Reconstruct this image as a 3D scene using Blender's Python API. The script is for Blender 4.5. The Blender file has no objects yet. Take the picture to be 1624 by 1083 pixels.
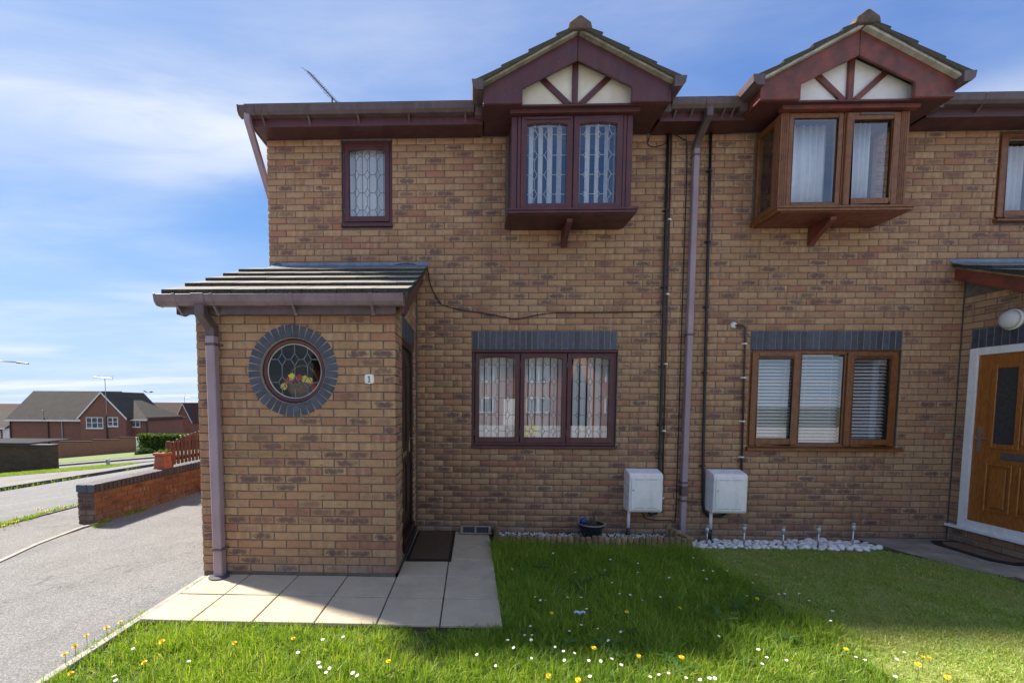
import bpy, bmesh, math, random
import numpy as np
from mathutils import Vector, Matrix, noise

random.seed(7)
rng = np.random.default_rng(7)
S = bpy.context.scene
COL = S.collection

# ------------------------------------------------------------------ camera
CX, CY, CZ, YAW, PITCH, ROLL, FPX, PPX, PPY = (2.45363, -5.48962, 1.57824, -0.0304884, -0.0632752, 0.00453144, 710.0, 723.7023, 687.3033)
W, H = 1624.0, 1083.0
_f = Vector((math.sin(YAW) * math.cos(PITCH), math.cos(YAW) * math.cos(PITCH), math.sin(PITCH)))
_r = Vector((math.cos(YAW), -math.sin(YAW), 0.0))
_u = _r.cross(_f)
RV = math.cos(ROLL) * _r + math.sin(ROLL) * _u
UV = -math.sin(ROLL) * _r + math.cos(ROLL) * _u
cam_d = bpy.data.cameras.new('camera')
cam = bpy.data.objects.new('camera', cam_d)
COL.objects.link(cam)
cam.matrix_world = Matrix(((RV.x, UV.x, -_f.x, CX), (RV.y, UV.y, -_f.y, CY), (RV.z, UV.z, -_f.z, CZ), (0, 0, 0, 1)))
cam_d.sensor_fit = 'HORIZONTAL'
cam_d.sensor_width = 36.0
cam_d.lens = FPX / W * 36.0
cam_d.shift_x = (W / 2 - PPX) / W
cam_d.shift_y = (PPY - H / 2) / W
cam_d.clip_start = 0.05
cam_d.clip_end = 3000
S.camera = cam


def at(px, py, X=None, Y=None, Z=None):
    """world point where the sight line through a photo pixel meets a plane of the place"""
    d = RV * ((px - PPX) / FPX) - UV * ((py - PPY) / FPX) + _f
    if X is not None: t = (X - CX) / d.x
    elif Y is not None: t = (Y - CY) / d.y
    else: t = (Z - CZ) / d.z
    return Vector((CX, CY, CZ)) + d * t


# ------------------------------------------------------------------ sky, sun, exposure
SUN_DIR = Vector((-1.0, 0.47, 1.12)).normalized()       # towards the sun
EL = math.asin(SUN_DIR.z)
AZ = math.atan2(SUN_DIR.x, SUN_DIR.y)
world = bpy.data.worlds.new('World')
S.world = world
world.use_nodes = True
wn, wl = world.node_tree.nodes, world.node_tree.links
wn.clear()


def wnode(t, **kw):
    n = wn.new(t)
    for k, v in kw.items(): setattr(n, k, v)
    return n


def wmath(op, a, b=None):
    n = wnode('ShaderNodeMath', operation=op)
    for i, x in enumerate((a, b)):
        if x is None: continue
        if isinstance(x, (int, float)): n.inputs[i].default_value = x
        else: wl.new(x, n.inputs[i])
    return n.outputs[0]


sky = wnode('ShaderNodeTexSky', sky_type='NISHITA')
sky.sun_disc = False
sky.sun_elevation = EL
sky.sun_rotation = AZ
sky.altitude = 50
sky.air_density = 1.0
sky.dust_density = 0.2
sky.ozone_density = 2.0
tc = wnode('ShaderNodeTexCoord')
sep = wnode('ShaderNodeSeparateXYZ')
wl.new(tc.outputs['Generated'], sep.inputs[0])
zz = wmath('ADD', wmath('MAXIMUM', sep.outputs[2], 0.0), 0.06)
com = wnode('ShaderNodeCombineXYZ')
wl.new(wmath('DIVIDE', sep.outputs[0], zz), com.inputs[0])
wl.new(wmath('DIVIDE', sep.outputs[1], zz), com.inputs[1])


def cloud_noise(rot, loc, scale, detail, rough, dist):
    mp = wnode('ShaderNodeMapping')
    mp.inputs['Rotation'].default_value = (0, 0, math.radians(rot))
    mp.inputs['Location'].default_value = loc
    mp.inputs['Scale'].default_value = scale
    wl.new(com.outputs[0], mp.inputs[0])
    n = wnode('ShaderNodeTexNoise')
    n.inputs['Scale'].default_value = 1.0
    n.inputs['Detail'].default_value = detail
    n.inputs['Roughness'].default_value = rough
    n.inputs['Distortion'].default_value = dist
    wl.new(mp.outputs[0], n.inputs[0])
    return n.outputs['Fac']


def wrange(f, a, b, c, d):
    n = wnode('ShaderNodeMapRange', interpolation_type='SMOOTHSTEP')
    for i, x in enumerate((a, b, c, d)): n.inputs[i + 1].default_value = x
    wl.new(f, n.inputs[0])
    return n.outputs[0]


broad = cloud_noise(-52, (0.5, 0.0, 0.0), (0.24, 0.62, 1), 4, 0.5, 0.3)        # long streaks of high cloud
wisp = cloud_noise(-48, (3.1, 1.7, 0), (0.9, 2.6, 1), 8, 0.62, 0.8)     # their fibrous texture
veil = cloud_noise(10, (7.3, 2.2, 0), (0.5, 0.6, 1), 5, 0.55, 0.2)      # thin milky veil
c1 = wmath('MULTIPLY', wrange(broad, 0.46, 0.70, 0.0, 1.0), wrange(wisp, 0.25, 0.62, 0.45, 1.0))
c2 = wmath('MULTIPLY', wrange(veil, 0.32, 0.74, 0.08, 0.50), wrange(wisp, 0.3, 0.7, 0.6, 1.0))
low = wrange(sep.outputs[2], 0.0, 0.42, 0.62, 0.0)                      # paler towards the horizon
inv = wmath('MULTIPLY', wmath('SUBTRACT', 1.0, c1), wmath('SUBTRACT', 1.0, c2))
cmask = wmath('SUBTRACT', 1.0, inv)
# the sky's own colour, with its glare near the sun held back as the exposure blend of the photograph does
tint = wnode('ShaderNodeMixRGB', blend_type='MULTIPLY')
tint.inputs[0].default_value = 1.0
tint.inputs[2].default_value = (0.125, 0.265, 0.60, 1)
wl.new(sky.outputs[0], tint.inputs[1])
soft = wnode('ShaderNodeMixRGB', blend_type='DIVIDE')
soft.inputs[0].default_value = 1.0
den = wnode('ShaderNodeMixRGB', blend_type='ADD')
den.inputs[0].default_value = 1.0
den.inputs[1].default_value = (1, 1, 1, 1)
sc_ = wnode('ShaderNodeMixRGB', blend_type='MULTIPLY')
sc_.inputs[0].default_value = 1.0
sc_.inputs[2].default_value = (0.62, 0.56, 0.42, 1)
wl.new(tint.outputs[0], sc_.inputs[1])
wl.new(sc_.outputs[0], den.inputs[2])
wl.new(tint.outputs[0], soft.inputs[1])
wl.new(den.outputs[0], soft.inputs[2])
mixc = wnode('ShaderNodeMixRGB')
mixc.inputs[2].default_value = (1.50, 1.58, 1.70, 1)
wl.new(cmask, mixc.inputs[0])
hmix = wnode('ShaderNodeMixRGB')
hmix.inputs[2].default_value = (1.05, 1.34, 1.70, 1)
wl.new(low, hmix.inputs[0])
wl.new(soft.outputs[0], hmix.inputs[1])
wl.new(hmix.outputs[0], mixc.inputs[1])
bgn = wnode('ShaderNodeBackground')
bgn.inputs[1].default_value = 0.10
wl.new(mixc.outputs[0], bgn.inputs[0])
wo = wnode('ShaderNodeOutputWorld')
wl.new(bgn.outputs[0], wo.inputs[0])

sun_d = bpy.data.lights.new('sun', 'SUN')
sun_d.energy = 1.8
sun_d.angle = math.radians(4.2)          # sun through thin high cloud
sun_d.color = (1.0, 0.93, 0.82)
sun = bpy.data.objects.new('sun', sun_d)
COL.objects.link(sun)
sun.rotation_euler = (-SUN_DIR).to_track_quat('-Z', 'Y').to_euler()
sun.location = (-20, 10, 20)

S.view_settings.view_transform = 'Standard'
S.view_settings.look = 'None'
S.view_settings.exposure = 2.65
S.view_settings.gamma = 1.0
S.view_settings.use_curve_mapping = False
S.render.engine = 'CYCLES'
S.cycles.max_bounces = 8
S.cycles.transparent_max_bounces = 16
S.cycles.use_denoising = True


# ------------------------------------------------------------------ materials
class NT:
    def __init__(s, name):
        s.m = bpy.data.materials.new(name)
        s.m.use_nodes = True
        s.n, s.l = s.m.node_tree.nodes, s.m.node_tree.links
        s.n.clear()
        s.out = s.n.new('ShaderNodeOutputMaterial')

    def node(s, t, ins=None, **kw):
        n = s.n.new(t)
        for k, v in kw.items(): setattr(n, k, v)
        for k, v in (ins or {}).items():
            if hasattr(v, 'is_output'): s.l.new(v, n.inputs[k])
            else: n.inputs[k].default_value = v
        return n

    def math(s, op, a, b=0.0, c=None, clamp=False):
        ins = {0: a, 1: b}
        if c is not None: ins[2] = c
        return s.node('ShaderNodeMath', ins, operation=op, use_clamp=clamp).outputs[0]

    def mix(s, f, a, b, mode='MIX'):
        return s.node('ShaderNodeMixRGB', {0: f, 1: a, 2: b}, blend_type=mode).outputs[0]

    def noise(s, vec, scale, detail=4, rough=0.55, dist=0.0):
        return s.node('ShaderNodeTexNoise', {'Vector': vec, 'Scale': scale, 'Detail': detail, 'Roughness': rough, 'Distortion': dist}).outputs['Fac']

    def ramp(s, f, stops, interp='LINEAR'):
        r = s.node('ShaderNodeValToRGB', {0: f})
        cr = r.color_ramp
        cr.interpolation = interp
        while len(cr.elements) < len(stops): cr.elements.new(0.5)
        for e, (p, c) in zip(cr.elements, stops):
            e.position = p
            e.color = (*c, 1) if len(c) == 3 else c
        return r.outputs[0]

    def rng(s, f, a, b, c, d):
        return s.node('ShaderNodeMapRange', {0: f, 1: a, 2: b, 3: c, 4: d}).outputs[0]

    def pos(s):
        return s.node('ShaderNodeNewGeometry').outputs['Position']

    def rnd(s):
        a = s.node('ShaderNodeNewGeometry').outputs['Random Per Island']
        b = s.node('ShaderNodeObjectInfo').outputs['Random']
        return s.math('FRACT', s.math('ADD', a, b))

    def bump(s, h, strength=0.3, dist=0.01, normal=None):
        ins = {'Strength': strength, 'Distance': dist, 'Height': h}
        if normal is not None: ins['Normal'] = normal
        return s.node('ShaderNodeBump', ins).outputs[0]

    def bsdf(s, **ins):
        b = s.node('ShaderNodeBsdfPrincipled', {k.replace('_', ' '): v for k, v in ins.items()})
        return b.outputs[0]

    def done(s, sh):
        s.l.new(sh, s.out.inputs[0])
        return s.m


def c4(c): return (c[0], c[1], c[2], 1)


def plain(name, c, c2=None, rough=0.6, scale=8, bump=0.0, bscale=80, metallic=0.0, spec=0.5, contrast=(0.35, 0.65), spread=0.0, wear=None):
    t = NT(name)
    p = t.pos()
    c2 = c2 or tuple(x * 0.75 for x in c)
    f = t.rng(t.noise(p, scale, 5, 0.6), contrast[0], contrast[1], 0, 1)
    col = t.mix(f, c4(c), c4(c2))
    if wear:
        st = t.noise(t.node('ShaderNodeMapping', {0: p, 'Scale': (16, 16, 1.6)}).outputs[0], 1.0, 4, 0.6)
        col = t.mix(t.rng(st, 0.50, 0.72, 0, 0.50), col, c4(wear[0]))
        col = t.mix(t.rng(t.noise(p, 26, 5, 0.7), 0.66, 0.72, 0, 0.55), col, c4(wear[1]))
    if spread:
        col = t.node('ShaderNodeHueSaturation', {'Value': t.rng(t.rnd(), 0, 1, 1 - spread, 1 + spread), 'Color': col}).outputs[0]
    rr = t.rng(t.noise(p, scale * 2.3, 3), 0.3, 0.7, max(rough - 0.1, 0.02), min(rough + 0.1, 1))
    ins = dict(Base_Color=col, Roughness=rr, Metallic=metallic, Specular_IOR_Level=spec)
    if bump: ins['Normal'] = t.bump(t.noise(p, bscale, 4, 0.6), bump, 0.01)
    return t.done(t.bsdf(**ins))


def brick_mat(name, stops, dark=(0.085, 0.05, 0.05), p_dark=0.28, p_band=0.25):
    t = NT(name)
    uv = t.node('ShaderNodeUVMap', uv_map='UVMap').outputs[0]
    sp = t.node('ShaderNodeSeparateXYZ', {0: uv})
    u, v = sp.outputs[0], sp.outputs[1]
    r = t.rnd()
    r2 = t.math('FRACT', t.math('MULTIPLY', r, 17.37))
    r3 = t.math('FRACT', t.math('MULTIPLY', r, 51.91))
    p = t.pos()
    big = t.noise(p, 1.3, 3)
    base = t.ramp(t.math('FRACT', t.math('ADD', r, t.math('MULTIPLY', big, 0.15))), stops)
    n_m = t.noise(p, 22, 5, 0.65)
    n_f = t.noise(p, 130, 4, 0.6)
    base = t.mix(t.rng(n_m, 0.35, 0.7, 0.0, 0.45), base, t.mix(1.0, base, (0.62, 0.56, 0.56, 1), 'MULTIPLY'))
    # dark kiln patch in the middle of some bricks
    du = t.math('DIVIDE', t.math('SUBTRACT', u, 0.5), 0.43)
    dv = t.math('DIVIDE', t.math('SUBTRACT', v, 0.48), 0.44)
    d = t.math('ADD', t.math('POWER', t.math('ABSOLUTE', du), 3.0), t.math('POWER', t.math('ABSOLUTE', dv), 2.0))
    d = t.math('ADD', d, t.math('MULTIPLY', t.math('SUBTRACT', t.noise(p, 30, 4, 0.6), 0.5), 3.6))
    pm = t.math('MULTIPLY', t.rng(d, 0.15, 1.25, 1, 0), t.rng(r2, 1 - p_dark - 0.15, 1 - p_dark + 0.15, 0, 0.95))
    # paler and darker upright kiln bands on others
    bands = t.math('SINE', t.math('ADD', t.math('MULTIPLY', u, 15.0), t.math('MULTIPLY', r2, 6.0)))
    bm = t.math('MULTIPLY', t.rng(bands, -0.2, 0.9, 0, 1), t.math('GREATER_THAN', r3, 1 - p_band))
    base = t.mix(t.math('MULTIPLY', bm, 0.38), base, (0.60, 0.425, 0.26, 1))
    base = t.mix(pm, base, c4(dark))
    # rolled creases
    mpn = t.node('ShaderNodeMapping', {0: p, 'Scale': (14, 14, 70)}).outputs[0]
    cre = t.noise(mpn, 1.0, 3, 0.6, 1.2)
    crm = t.math('MULTIPLY', t.rng(cre, 0.62, 0.68, 0, 1), t.math('GREATER_THAN', r2, 0.35))
    base = t.mix(t.math('MULTIPLY', crm, 0.55), base, (0.07, 0.05, 0.045, 1))
    base = t.mix(t.rng(n_f, 0.35, 0.7, 0, 0.30), base, t.mix(1.0, base, (0.55, 0.5, 0.48, 1), 'MULTIPLY'))
    # broad weather staining, and lime bloom near the damp course
    st = t.noise(p, 0.8, 4, 0.6)
    base = t.mix(t.rng(st, 0.45, 0.75, 0.0, 0.35), base, t.mix(1.0, base, (0.68, 0.66, 0.66, 1), 'MULTIPLY'))
    zsep = t.node('ShaderNodeSeparateXYZ', {0: p}).outputs[2]
    sk = t.noise(t.node('ShaderNodeMapping', {0: p, 'Scale': (3.2, 3.2, 0.4)}).outputs[0], 1.0, 4, 0.62)
    base = t.mix(t.rng(sk, 0.52, 0.72, 0.0, 0.38), base, t.mix(1.0, base, (0.62, 0.60, 0.58, 1), 'MULTIPLY'))
    bl = t.math('MULTIPLY', t.rng(zsep, 0.06, 0.16, 1, 0), t.rng(t.noise(p, 6, 4, 0.7), 0.42, 0.68, 0, 0.65))
    base = t.mix(bl, base, (0.36, 0.33, 0.30, 1))
    dm = t.math('MULTIPLY', t.rng(t.math('ADD', zsep, t.math('MULTIPLY', t.math('SUBTRACT', t.noise(p, 1.7, 4, 0.65), 0.5), 1.3)), 0.0, 0.55, 0.42, 0), t.rng(n_m, 0.3, 0.6, 0.6, 1))
    base = t.mix(dm, base, t.mix(1.0, base, (0.50, 0.50, 0.46, 1), 'MULTIPLY'))
    hgt = t.math('SUBTRACT', t.math('ADD', t.math('MULTIPLY', n_f, 0.5), t.math('MULTIPLY', n_m, 0.6)), t.math('MULTIPLY', crm, 0.6))
    return t.done(t.bsdf(Base_Color=base, Roughness=0.9, Specular_IOR_Level=0.25, Normal=t.bump(hgt, 0.55, 0.006)))


M = {}
M['brick'] = brick_mat('buff_brick', [(0.0, (0.445, 0.262, 0.152)), (0.25, (0.495, 0.305, 0.175)), (0.5, (0.530, 0.345, 0.200)), (0.70, (0.485, 0.292, 0.168)), (0.84, (0.460, 0.250, 0.150)), (0.9, (0.435, 0.215, 0.142)), (1.0, (0.455, 0.275, 0.160))], dark=(0.175, 0.110, 0.098), p_dark=0.25, p_band=0.25)
M['redbrick'] = brick_mat('orange_brick', [(0.0, (0.30, 0.125, 0.065)), (0.4, (0.36, 0.155, 0.075)), (0.7, (0.33, 0.15, 0.08)), (1.0, (0.25, 0.10, 0.06))], p_dark=0.16, p_band=0.15)
M['oldbrick'] = brick_mat('weathered_end_brick', [(0.0, (0.16, 0.10, 0.08)), (0.5, (0.22, 0.15, 0.115)), (1.0, (0.26, 0.20, 0.17))], p_dark=0.3, p_band=0.0)
M['mortar'] = plain('mortar', (0.180, 0.152, 0.130), (0.120, 0.102, 0.088), 0.95, 14, 0.4, 160)
M['ringmortar'] = plain('pale_mortar', (0.44, 0.33, 0.25), (0.34, 0.25, 0.19), 0.95, 14, 0.4, 160)
M['blue'] = plain('blue_engineering_brick', (0.070, 0.090, 0.125), (0.045, 0.055, 0.080), 0.5, 18, 0.5, 120, spread=0.25)
M['maroon'] = plain('maroon_stained_timber', (0.112, 0.032, 0.036), (0.064, 0.026, 0.030), 0.42, 6, 0.2, 60, contrast=(0.3, 0.75), wear=((0.10, 0.060, 0.066), (0.30, 0.22, 0.22)))
M['redwood'] = plain('red_brown_stained_timber', (0.230, 0.056, 0.036), (0.105, 0.034, 0.028), 0.42, 7, 0.2, 50, wear=((0.13, 0.060, 0.048), (0.30, 0.16, 0.11)))
M['soffit'] = plain('dark_soffit_board', (0.090, 0.032, 0.032), (0.060, 0.022, 0.024), 0.5, 3)
M['gutter'] = plain('brown_plastic_gutter', (0.135, 0.088, 0.095), (0.075, 0.050, 0.050), 0.38, 5, contrast=(0.3, 0.75), wear=((0.16, 0.135, 0.13), (0.06, 0.05, 0.045)))
M['porchgutter'] = plain('sky_sheen_gutter', (0.215, 0.155, 0.175), (0.155, 0.105, 0.120), 0.36, 6, wear=((0.25, 0.215, 0.21), (0.08, 0.07, 0.06)))  # paler than the main gutter: reflected sky painted into the base colour
M['faded'] = plain('faded_brown_plastic', (0.380, 0.285, 0.335), (0.270, 0.195, 0.225), 0.45, 3.5, contrast=(0.3, 0.75), wear=((0.27, 0.23, 0.235), (0.19, 0.15, 0.15)))
M['brownpipe'] = plain('brown_conduit', (0.085, 0.045, 0.045), None, 0.4, 5)
M['black'] = plain('black_plastic', (0.012, 0.014, 0.017), (0.02, 0.022, 0.025), 0.4, 8)
M['cable'] = plain('dark_cable', (0.018, 0.014, 0.014), None, 0.5, 8)
M['lead'] = plain('lead_flashing', (0.215, 0.270, 0.350), (0.130, 0.165, 0.220), 0.42, 9, 0.3, 40, metallic=0.25)
M['came'] = plain('lead_came', (0.20, 0.22, 0.24), (0.14, 0.15, 0.17), 0.4, 20, metallic=0.3)
M['lightcame'] = plain('pale_lead_came', (0.42, 0.45, 0.48), (0.32, 0.35, 0.38), 0.4, 20)
M['white'] = plain('white_upvc', (0.88, 0.875, 0.865), (0.82, 0.81, 0.79), 0.3, 4, wear=((0.66, 0.65, 0.61), (0.72, 0.71, 0.68)))
M['cream'] = plain('cream_render', (0.82, 0.78, 0.68), (0.72, 0.65, 0.52), 0.9, 4, 0.6, 120)
M['whiterender'] = plain('white_render', (0.86, 0.86, 0.84), (0.76, 0.75, 0.71), 0.9, 4, 0.6, 120)
M['undercloak'] = plain('grey_undercloak_board', (0.40, 0.36, 0.27), (0.20, 0.19, 0.13), 0.9, 9, 0.4, 70)
M['undercloak2'] = plain('pale_undercloak_board', (0.60, 0.58, 0.52), (0.35, 0.34, 0.29), 0.9, 7, 0.3, 70)
M['blind'] = plain('white_blind_fabric', (0.84, 0.85, 0.86), (0.80, 0.81, 0.83), 0.8, 10)
M['curtain'] = plain('white_curtain', (0.78, 0.80, 0.83), (0.70, 0.72, 0.76), 0.85, 10)
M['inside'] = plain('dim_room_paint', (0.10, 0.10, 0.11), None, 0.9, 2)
M['metal'] = plain('brushed_steel', (0.55, 0.55, 0.55), (0.45, 0.45, 0.45), 0.32, 30, metallic=0.9)
M['brass'] = plain('brass', (0.55, 0.45, 0.25), (0.45, 0.36, 0.2), 0.35, 30, metallic=0.8)
M['concrete'] = plain('concrete_edging', (0.42, 0.39, 0.34), (0.28, 0.26, 0.23), 0.92, 9, 0.5, 120)
M['terracotta'] = plain('terracotta', (0.42, 0.12, 0.06), (0.33, 0.10, 0.055), 0.75, 8, 0.2, 60)
M['fence'] = plain('red_brown_fence_timber', (0.17, 0.052, 0.030), (0.11, 0.035, 0.022), 0.7, 6, 0.25, 60, spread=0.2)
M['pebble'] = plain('white_pebble', (0.80, 0.79, 0.76), (0.66, 0.65, 0.62), 0.55, 7, 0.1, 50, spread=0.10)
M['log'] = plain('cut_log_timber', (0.34, 0.235, 0.115), (0.17, 0.115, 0.065), 0.85, 14, 0.4, 80, spread=0.25)
M['basket'] = plain('wicker', (0.22, 0.13, 0.07), (0.12, 0.07, 0.04), 0.7, 40, 0.5, 90)
M['red'] = plain('red_petal', (0.50, 0.02, 0.02), (0.35, 0.015, 0.02), 0.5, 20)
M['yellow'] = plain('yellow_petal', (0.90, 0.72, 0.03), (0.88, 0.64, 0.02), 0.55, 40)
M['petal'] = plain('white_petal', (0.82, 0.82, 0.82), (0.78, 0.75, 0.78), 0.6, 40)
M['mat'] = plain('brown_coir', (0.120, 0.070, 0.040), (0.075, 0.042, 0.026), 0.97, 30, 0.8, 220)
M['rubber'] = plain('black_rubber', (0.012, 0.012, 0.013), None, 0.6, 10)
M['pot'] = plain('dark_glazed_pot', (0.020, 0.022, 0.030), (0.012, 0.014, 0.018), 0.25, 8)
M['soil'] = plain('soil', (0.055, 0.040, 0.025), (0.03, 0.03, 0.015), 0.95, 12, 0.6, 60)
M['blueball'] = plain('blue_glass_ball', (0.010, 0.045, 0.32), None, 0.06, 4)
M['twig'] = plain('dry_twig', (0.15, 0.11, 0.08), None, 0.9, 20)
M['darkgrey'] = plain('dark_grey_metal', (0.10, 0.11, 0.12), None, 0.5, 8)
M['silver'] = plain('galvanised_metal', (0.42, 0.43, 0.45), None, 0.45, 10, metallic=0.5)
M['lamp'] = plain('opal_lamp_glass', (0.72, 0.71, 0.68), (0.6, 0.6, 0.58), 0.3, 5)
M['farbrick'] = None


def wood_mat(name, c, c2, rough=0.38, ring=9.0):
    t = NT(name)
    p = t.node('ShaderNodeTexCoord').outputs['Object']
    mp_ = t.node('ShaderNodeMapping', {0: p, 'Scale': (1, 3.2, 0.7)}).outputs[0]
    n = t.noise(mp_, 2.6, 3, 0.5)
    w = t.math('SINE', t.math('MULTIPLY', n, ring * 8))
    fine = t.noise(t.node('ShaderNodeMapping', {0: p, 'Scale': (60, 60, 4)}).outputs[0], 2.0, 3)
    f = t.math('ADD', t.rng(w, -1, 1, 0, 0.75), t.math('MULTIPLY', fine, 0.3), clamp=True)
    return t.done(t.bsdf(Base_Color=t.mix(f, c4(c), c4(c2)), Roughness=rough, Normal=t.bump(f, 0.08, 0.004)))


M['oak'] = wood_mat('golden_oak_foil', (0.235, 0.092, 0.026), (0.165, 0.058, 0.016), 0.35)
M['oakdoor'] = wood_mat('golden_oak_door', (0.410, 0.148, 0.030), (0.285, 0.092, 0.018), 0.35, 9)
M['darkdoor'] = plain('dark_brown_door', (0.030, 0.012, 0.012), (0.020, 0.009, 0.010), 0.35, 6)


def glass_mat(name, f0=0.17, tint=(0.95, 0.97, 0.97)):
    """thin pane: clear, with a mirror reflection that grows towards grazing sight lines"""
    t = NT(name)
    fc = t.node('ShaderNodeLayerWeight', {'Blend': 0.5}).outputs['Facing']
    fr = t.math('ADD', f0, t.math('MULTIPLY', t.math('POWER', fc, 4.0), 1.0 - f0))
    nrm = t.bump(t.noise(t.pos(), 1.6, 1, 0.4), 0.02, 0.01)
    tr = t.node('ShaderNodeBsdfTransparent', {0: c4(tint)}).outputs[0]
    gl = t.node('ShaderNodeBsdfGlossy', {'Color': (1, 1, 1, 1), 'Roughness': 0.0, 'Normal': nrm}).outputs[0]
    return t.done(t.node('ShaderNodeMixShader', {0: fr, 1: tr, 2: gl}).outputs[0])


M['glass'] = glass_mat('window_glass')
M['clearglass'] = glass_mat('round_pane_glass', 0.03)
M['doorglass'] = plain('obscure_dark_glass', (0.045, 0.055, 0.06), (0.03, 0.035, 0.04), 0.12, 30, spec=0.8)


def asphalt(name, c, c2, scale=1.0):
    t = NT(name)
    p = t.pos()
    big = t.noise(p, 0.7, 4, 0.6)
    v = t.node('ShaderNodeTexVoronoi', {'Vector': p, 'Scale': 150 * scale})
    g1 = t.node('ShaderNodeSeparateXYZ', {0: v.outputs['Color']}).outputs[0]
    fine = t.noise(p, 70 * scale, 4, 0.75)
    col = t.mix(t.rng(big, 0.3, 0.7, 0, 1), c4(c), c4(c2))
    col = t.mix(1.0, col, t.ramp(g1, [(0, (0.62, 0.62, 0.62)), (0.55, (0.97, 0.97, 0.97)), (0.85, (1.15, 1.14, 1.12)), (1, (1.55, 1.52, 1.46))]), 'MULTIPLY')
    col = t.mix(t.rng(fine, 0.35, 0.6, 0.35, 0), col, t.mix(1.0, col, (0.45, 0.45, 0.46, 1), 'MULTIPLY'))
    mid = t.noise(p, 3.2, 5, 0.7)
    col = t.mix(t.rng(mid, 0.5, 0.72, 0, 0.45), col, t.mix(1.0, col, (0.66, 0.66, 0.66, 1), 'MULTIPLY'))
    wr = t.noise(t.node('ShaderNodeMapping', {0: p, 'Rotation': (0, 0, 0.25), 'Scale': (2.2, 0.35, 1)}).outputs[0], 1.0, 4, 0.6)
    col = t.mix(t.rng(wr, 0.48, 0.70, 0, 0.40), col, t.mix(1.0, col, (0.70, 0.69, 0.68, 1), 'MULTIPLY'))
    ck = t.math('ABSOLUTE', t.math('SUBTRACT', t.noise(p, 0.55, 5, 0.62, 0.6), 0.5))
    col = t.mix(t.rng(ck, 0.0, 0.0035, 0.55, 0), col, (0.05, 0.05, 0.045, 1))
    h = t.math('ADD', t.math('MULTIPLY', v.outputs['Distance'], 0.8), fine)
    return t.done(t.bsdf(Base_Color=col, Roughness=0.92, Specular_IOR_Level=0.3, Normal=t.bump(h, 0.6, 0.008)))


M['drive'] = asphalt('drive_asphalt', (0.255, 0.248, 0.240), (0.205, 0.200, 0.194))
M['road'] = asphalt('road_asphalt', (0.225, 0.222, 0.220), (0.185, 0.183, 0.182), 0.8)
M['pavement'] = asphalt('footway_asphalt', (0.26, 0.25, 0.235), (0.21, 0.20, 0.19))
M['bounceground'] = asphalt('bounce_concrete', (0.46, 0.445, 0.42), (0.40, 0.385, 0.365), 0.8)  # surface for unseen ground behind the camera, kept pale to bounce sunlight at the house
M['roofsheet'] = plain('dark_roof_sheet', (0.045, 0.047, 0.05), (0.03, 0.03, 0.033), 0.7, 8)
M['kerbm'] = plain('kerb_concrete', (0.10, 0.10, 0.10), (0.06, 0.06, 0.06), 0.9, 5, 0.3, 90)


def slab_mat():
    t = NT('riven_slab')
    p = t.pos()
    r = t.rnd()
    n = t.noise(p, 5, 5, 0.65)
    f = t.noise(p, 120, 3, 0.6)
    mpn = t.node('ShaderNodeMapping', {0: p, 'Rotation': (0, 0, 0.6), 'Scale': (3, 16, 1)}).outputs[0]
    riv = t.noise(mpn, 1.6, 4, 0.55, 1.5)
    crk = t.rng(t.math('ABSOLUTE', t.math('SUBTRACT', riv, 0.5)), 0.0, 0.012, 1, 0)
    col = t.mix(t.rng(n, 0.3, 0.7, 0, 1), (0.60, 0.50, 0.355, 1), (0.50, 0.415, 0.30, 1))
    col = t.mix(t.math('MULTIPLY', r, 0.25), col, (0.43, 0.375, 0.29, 1))
    col = t.mix(t.rng(f, 0.4, 0.75, 0, 0.3), col, t.mix(1.0, col, (0.7, 0.68, 0.64, 1), 'MULTIPLY'))
    gr = t.noise(p, 2.0, 5, 0.7)
    col = t.mix(t.rng(gr, 0.52, 0.75, 0, 0.45), col, (0.24, 0.23, 0.19, 1))
    col = t.mix(t.math('MULTIPLY', crk, 0.35), col, (0.25, 0.21, 0.17, 1))
    h = t.math('SUBTRACT', t.math('ADD', n, riv), t.math('MULTIPLY', crk, 0.5))
    return t.done(t.bsdf(Base_Color=col, Roughness=0.88, Specular_IOR_Level=0.3, Normal=t.bump(h, 0.35, 0.012)))


M['slab'] = slab_mat()
M['pathslab'] = plain('weathered_path_slab', (0.36, 0.31, 0.245), (0.22, 0.19, 0.15), 0.93, 4, 0.5, 60)
M['joint'] = plain('dark_joint', (0.10, 0.075, 0.055), None, 0.95, 20)


def tile_mat(name, c, c2, edge=(0.035, 0.04, 0.036)):
    t = NT(name)
    p = t.pos()
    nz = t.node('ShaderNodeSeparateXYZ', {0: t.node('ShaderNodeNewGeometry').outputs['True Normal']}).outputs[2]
    n = t.noise(p, 6, 5, 0.65)
    f = t.noise(p, 90, 4, 0.65)
    col = t.mix(t.rng(n, 0.3, 0.7, 0, 1), c4(c), c4(c2))
    col = t.mix(t.rng(t.noise(p, 14, 4, 0.7), 0.55, 0.72, 0, 0.6), col, (0.17, 0.155, 0.125, 1))
    col = t.mix(t.rng(f, 0.45, 0.75, 0, 0.4), col, t.mix(1.0, col, (0.55, 0.55, 0.55, 1), 'MULTIPLY'))
    col = t.node('ShaderNodeHueSaturation', {'Value': t.rng(t.rnd(), 0, 1, 0.88, 1.12), 'Color': col}).outputs[0]
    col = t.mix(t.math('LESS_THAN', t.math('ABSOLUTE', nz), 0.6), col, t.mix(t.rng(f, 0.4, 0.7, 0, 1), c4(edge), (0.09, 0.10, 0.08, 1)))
    return t.done(t.bsdf(Base_Color=col, Roughness=0.93, Specular_IOR_Level=0.25, Normal=t.bump(t.math('ADD', n, f), 0.5, 0.008)))


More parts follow.
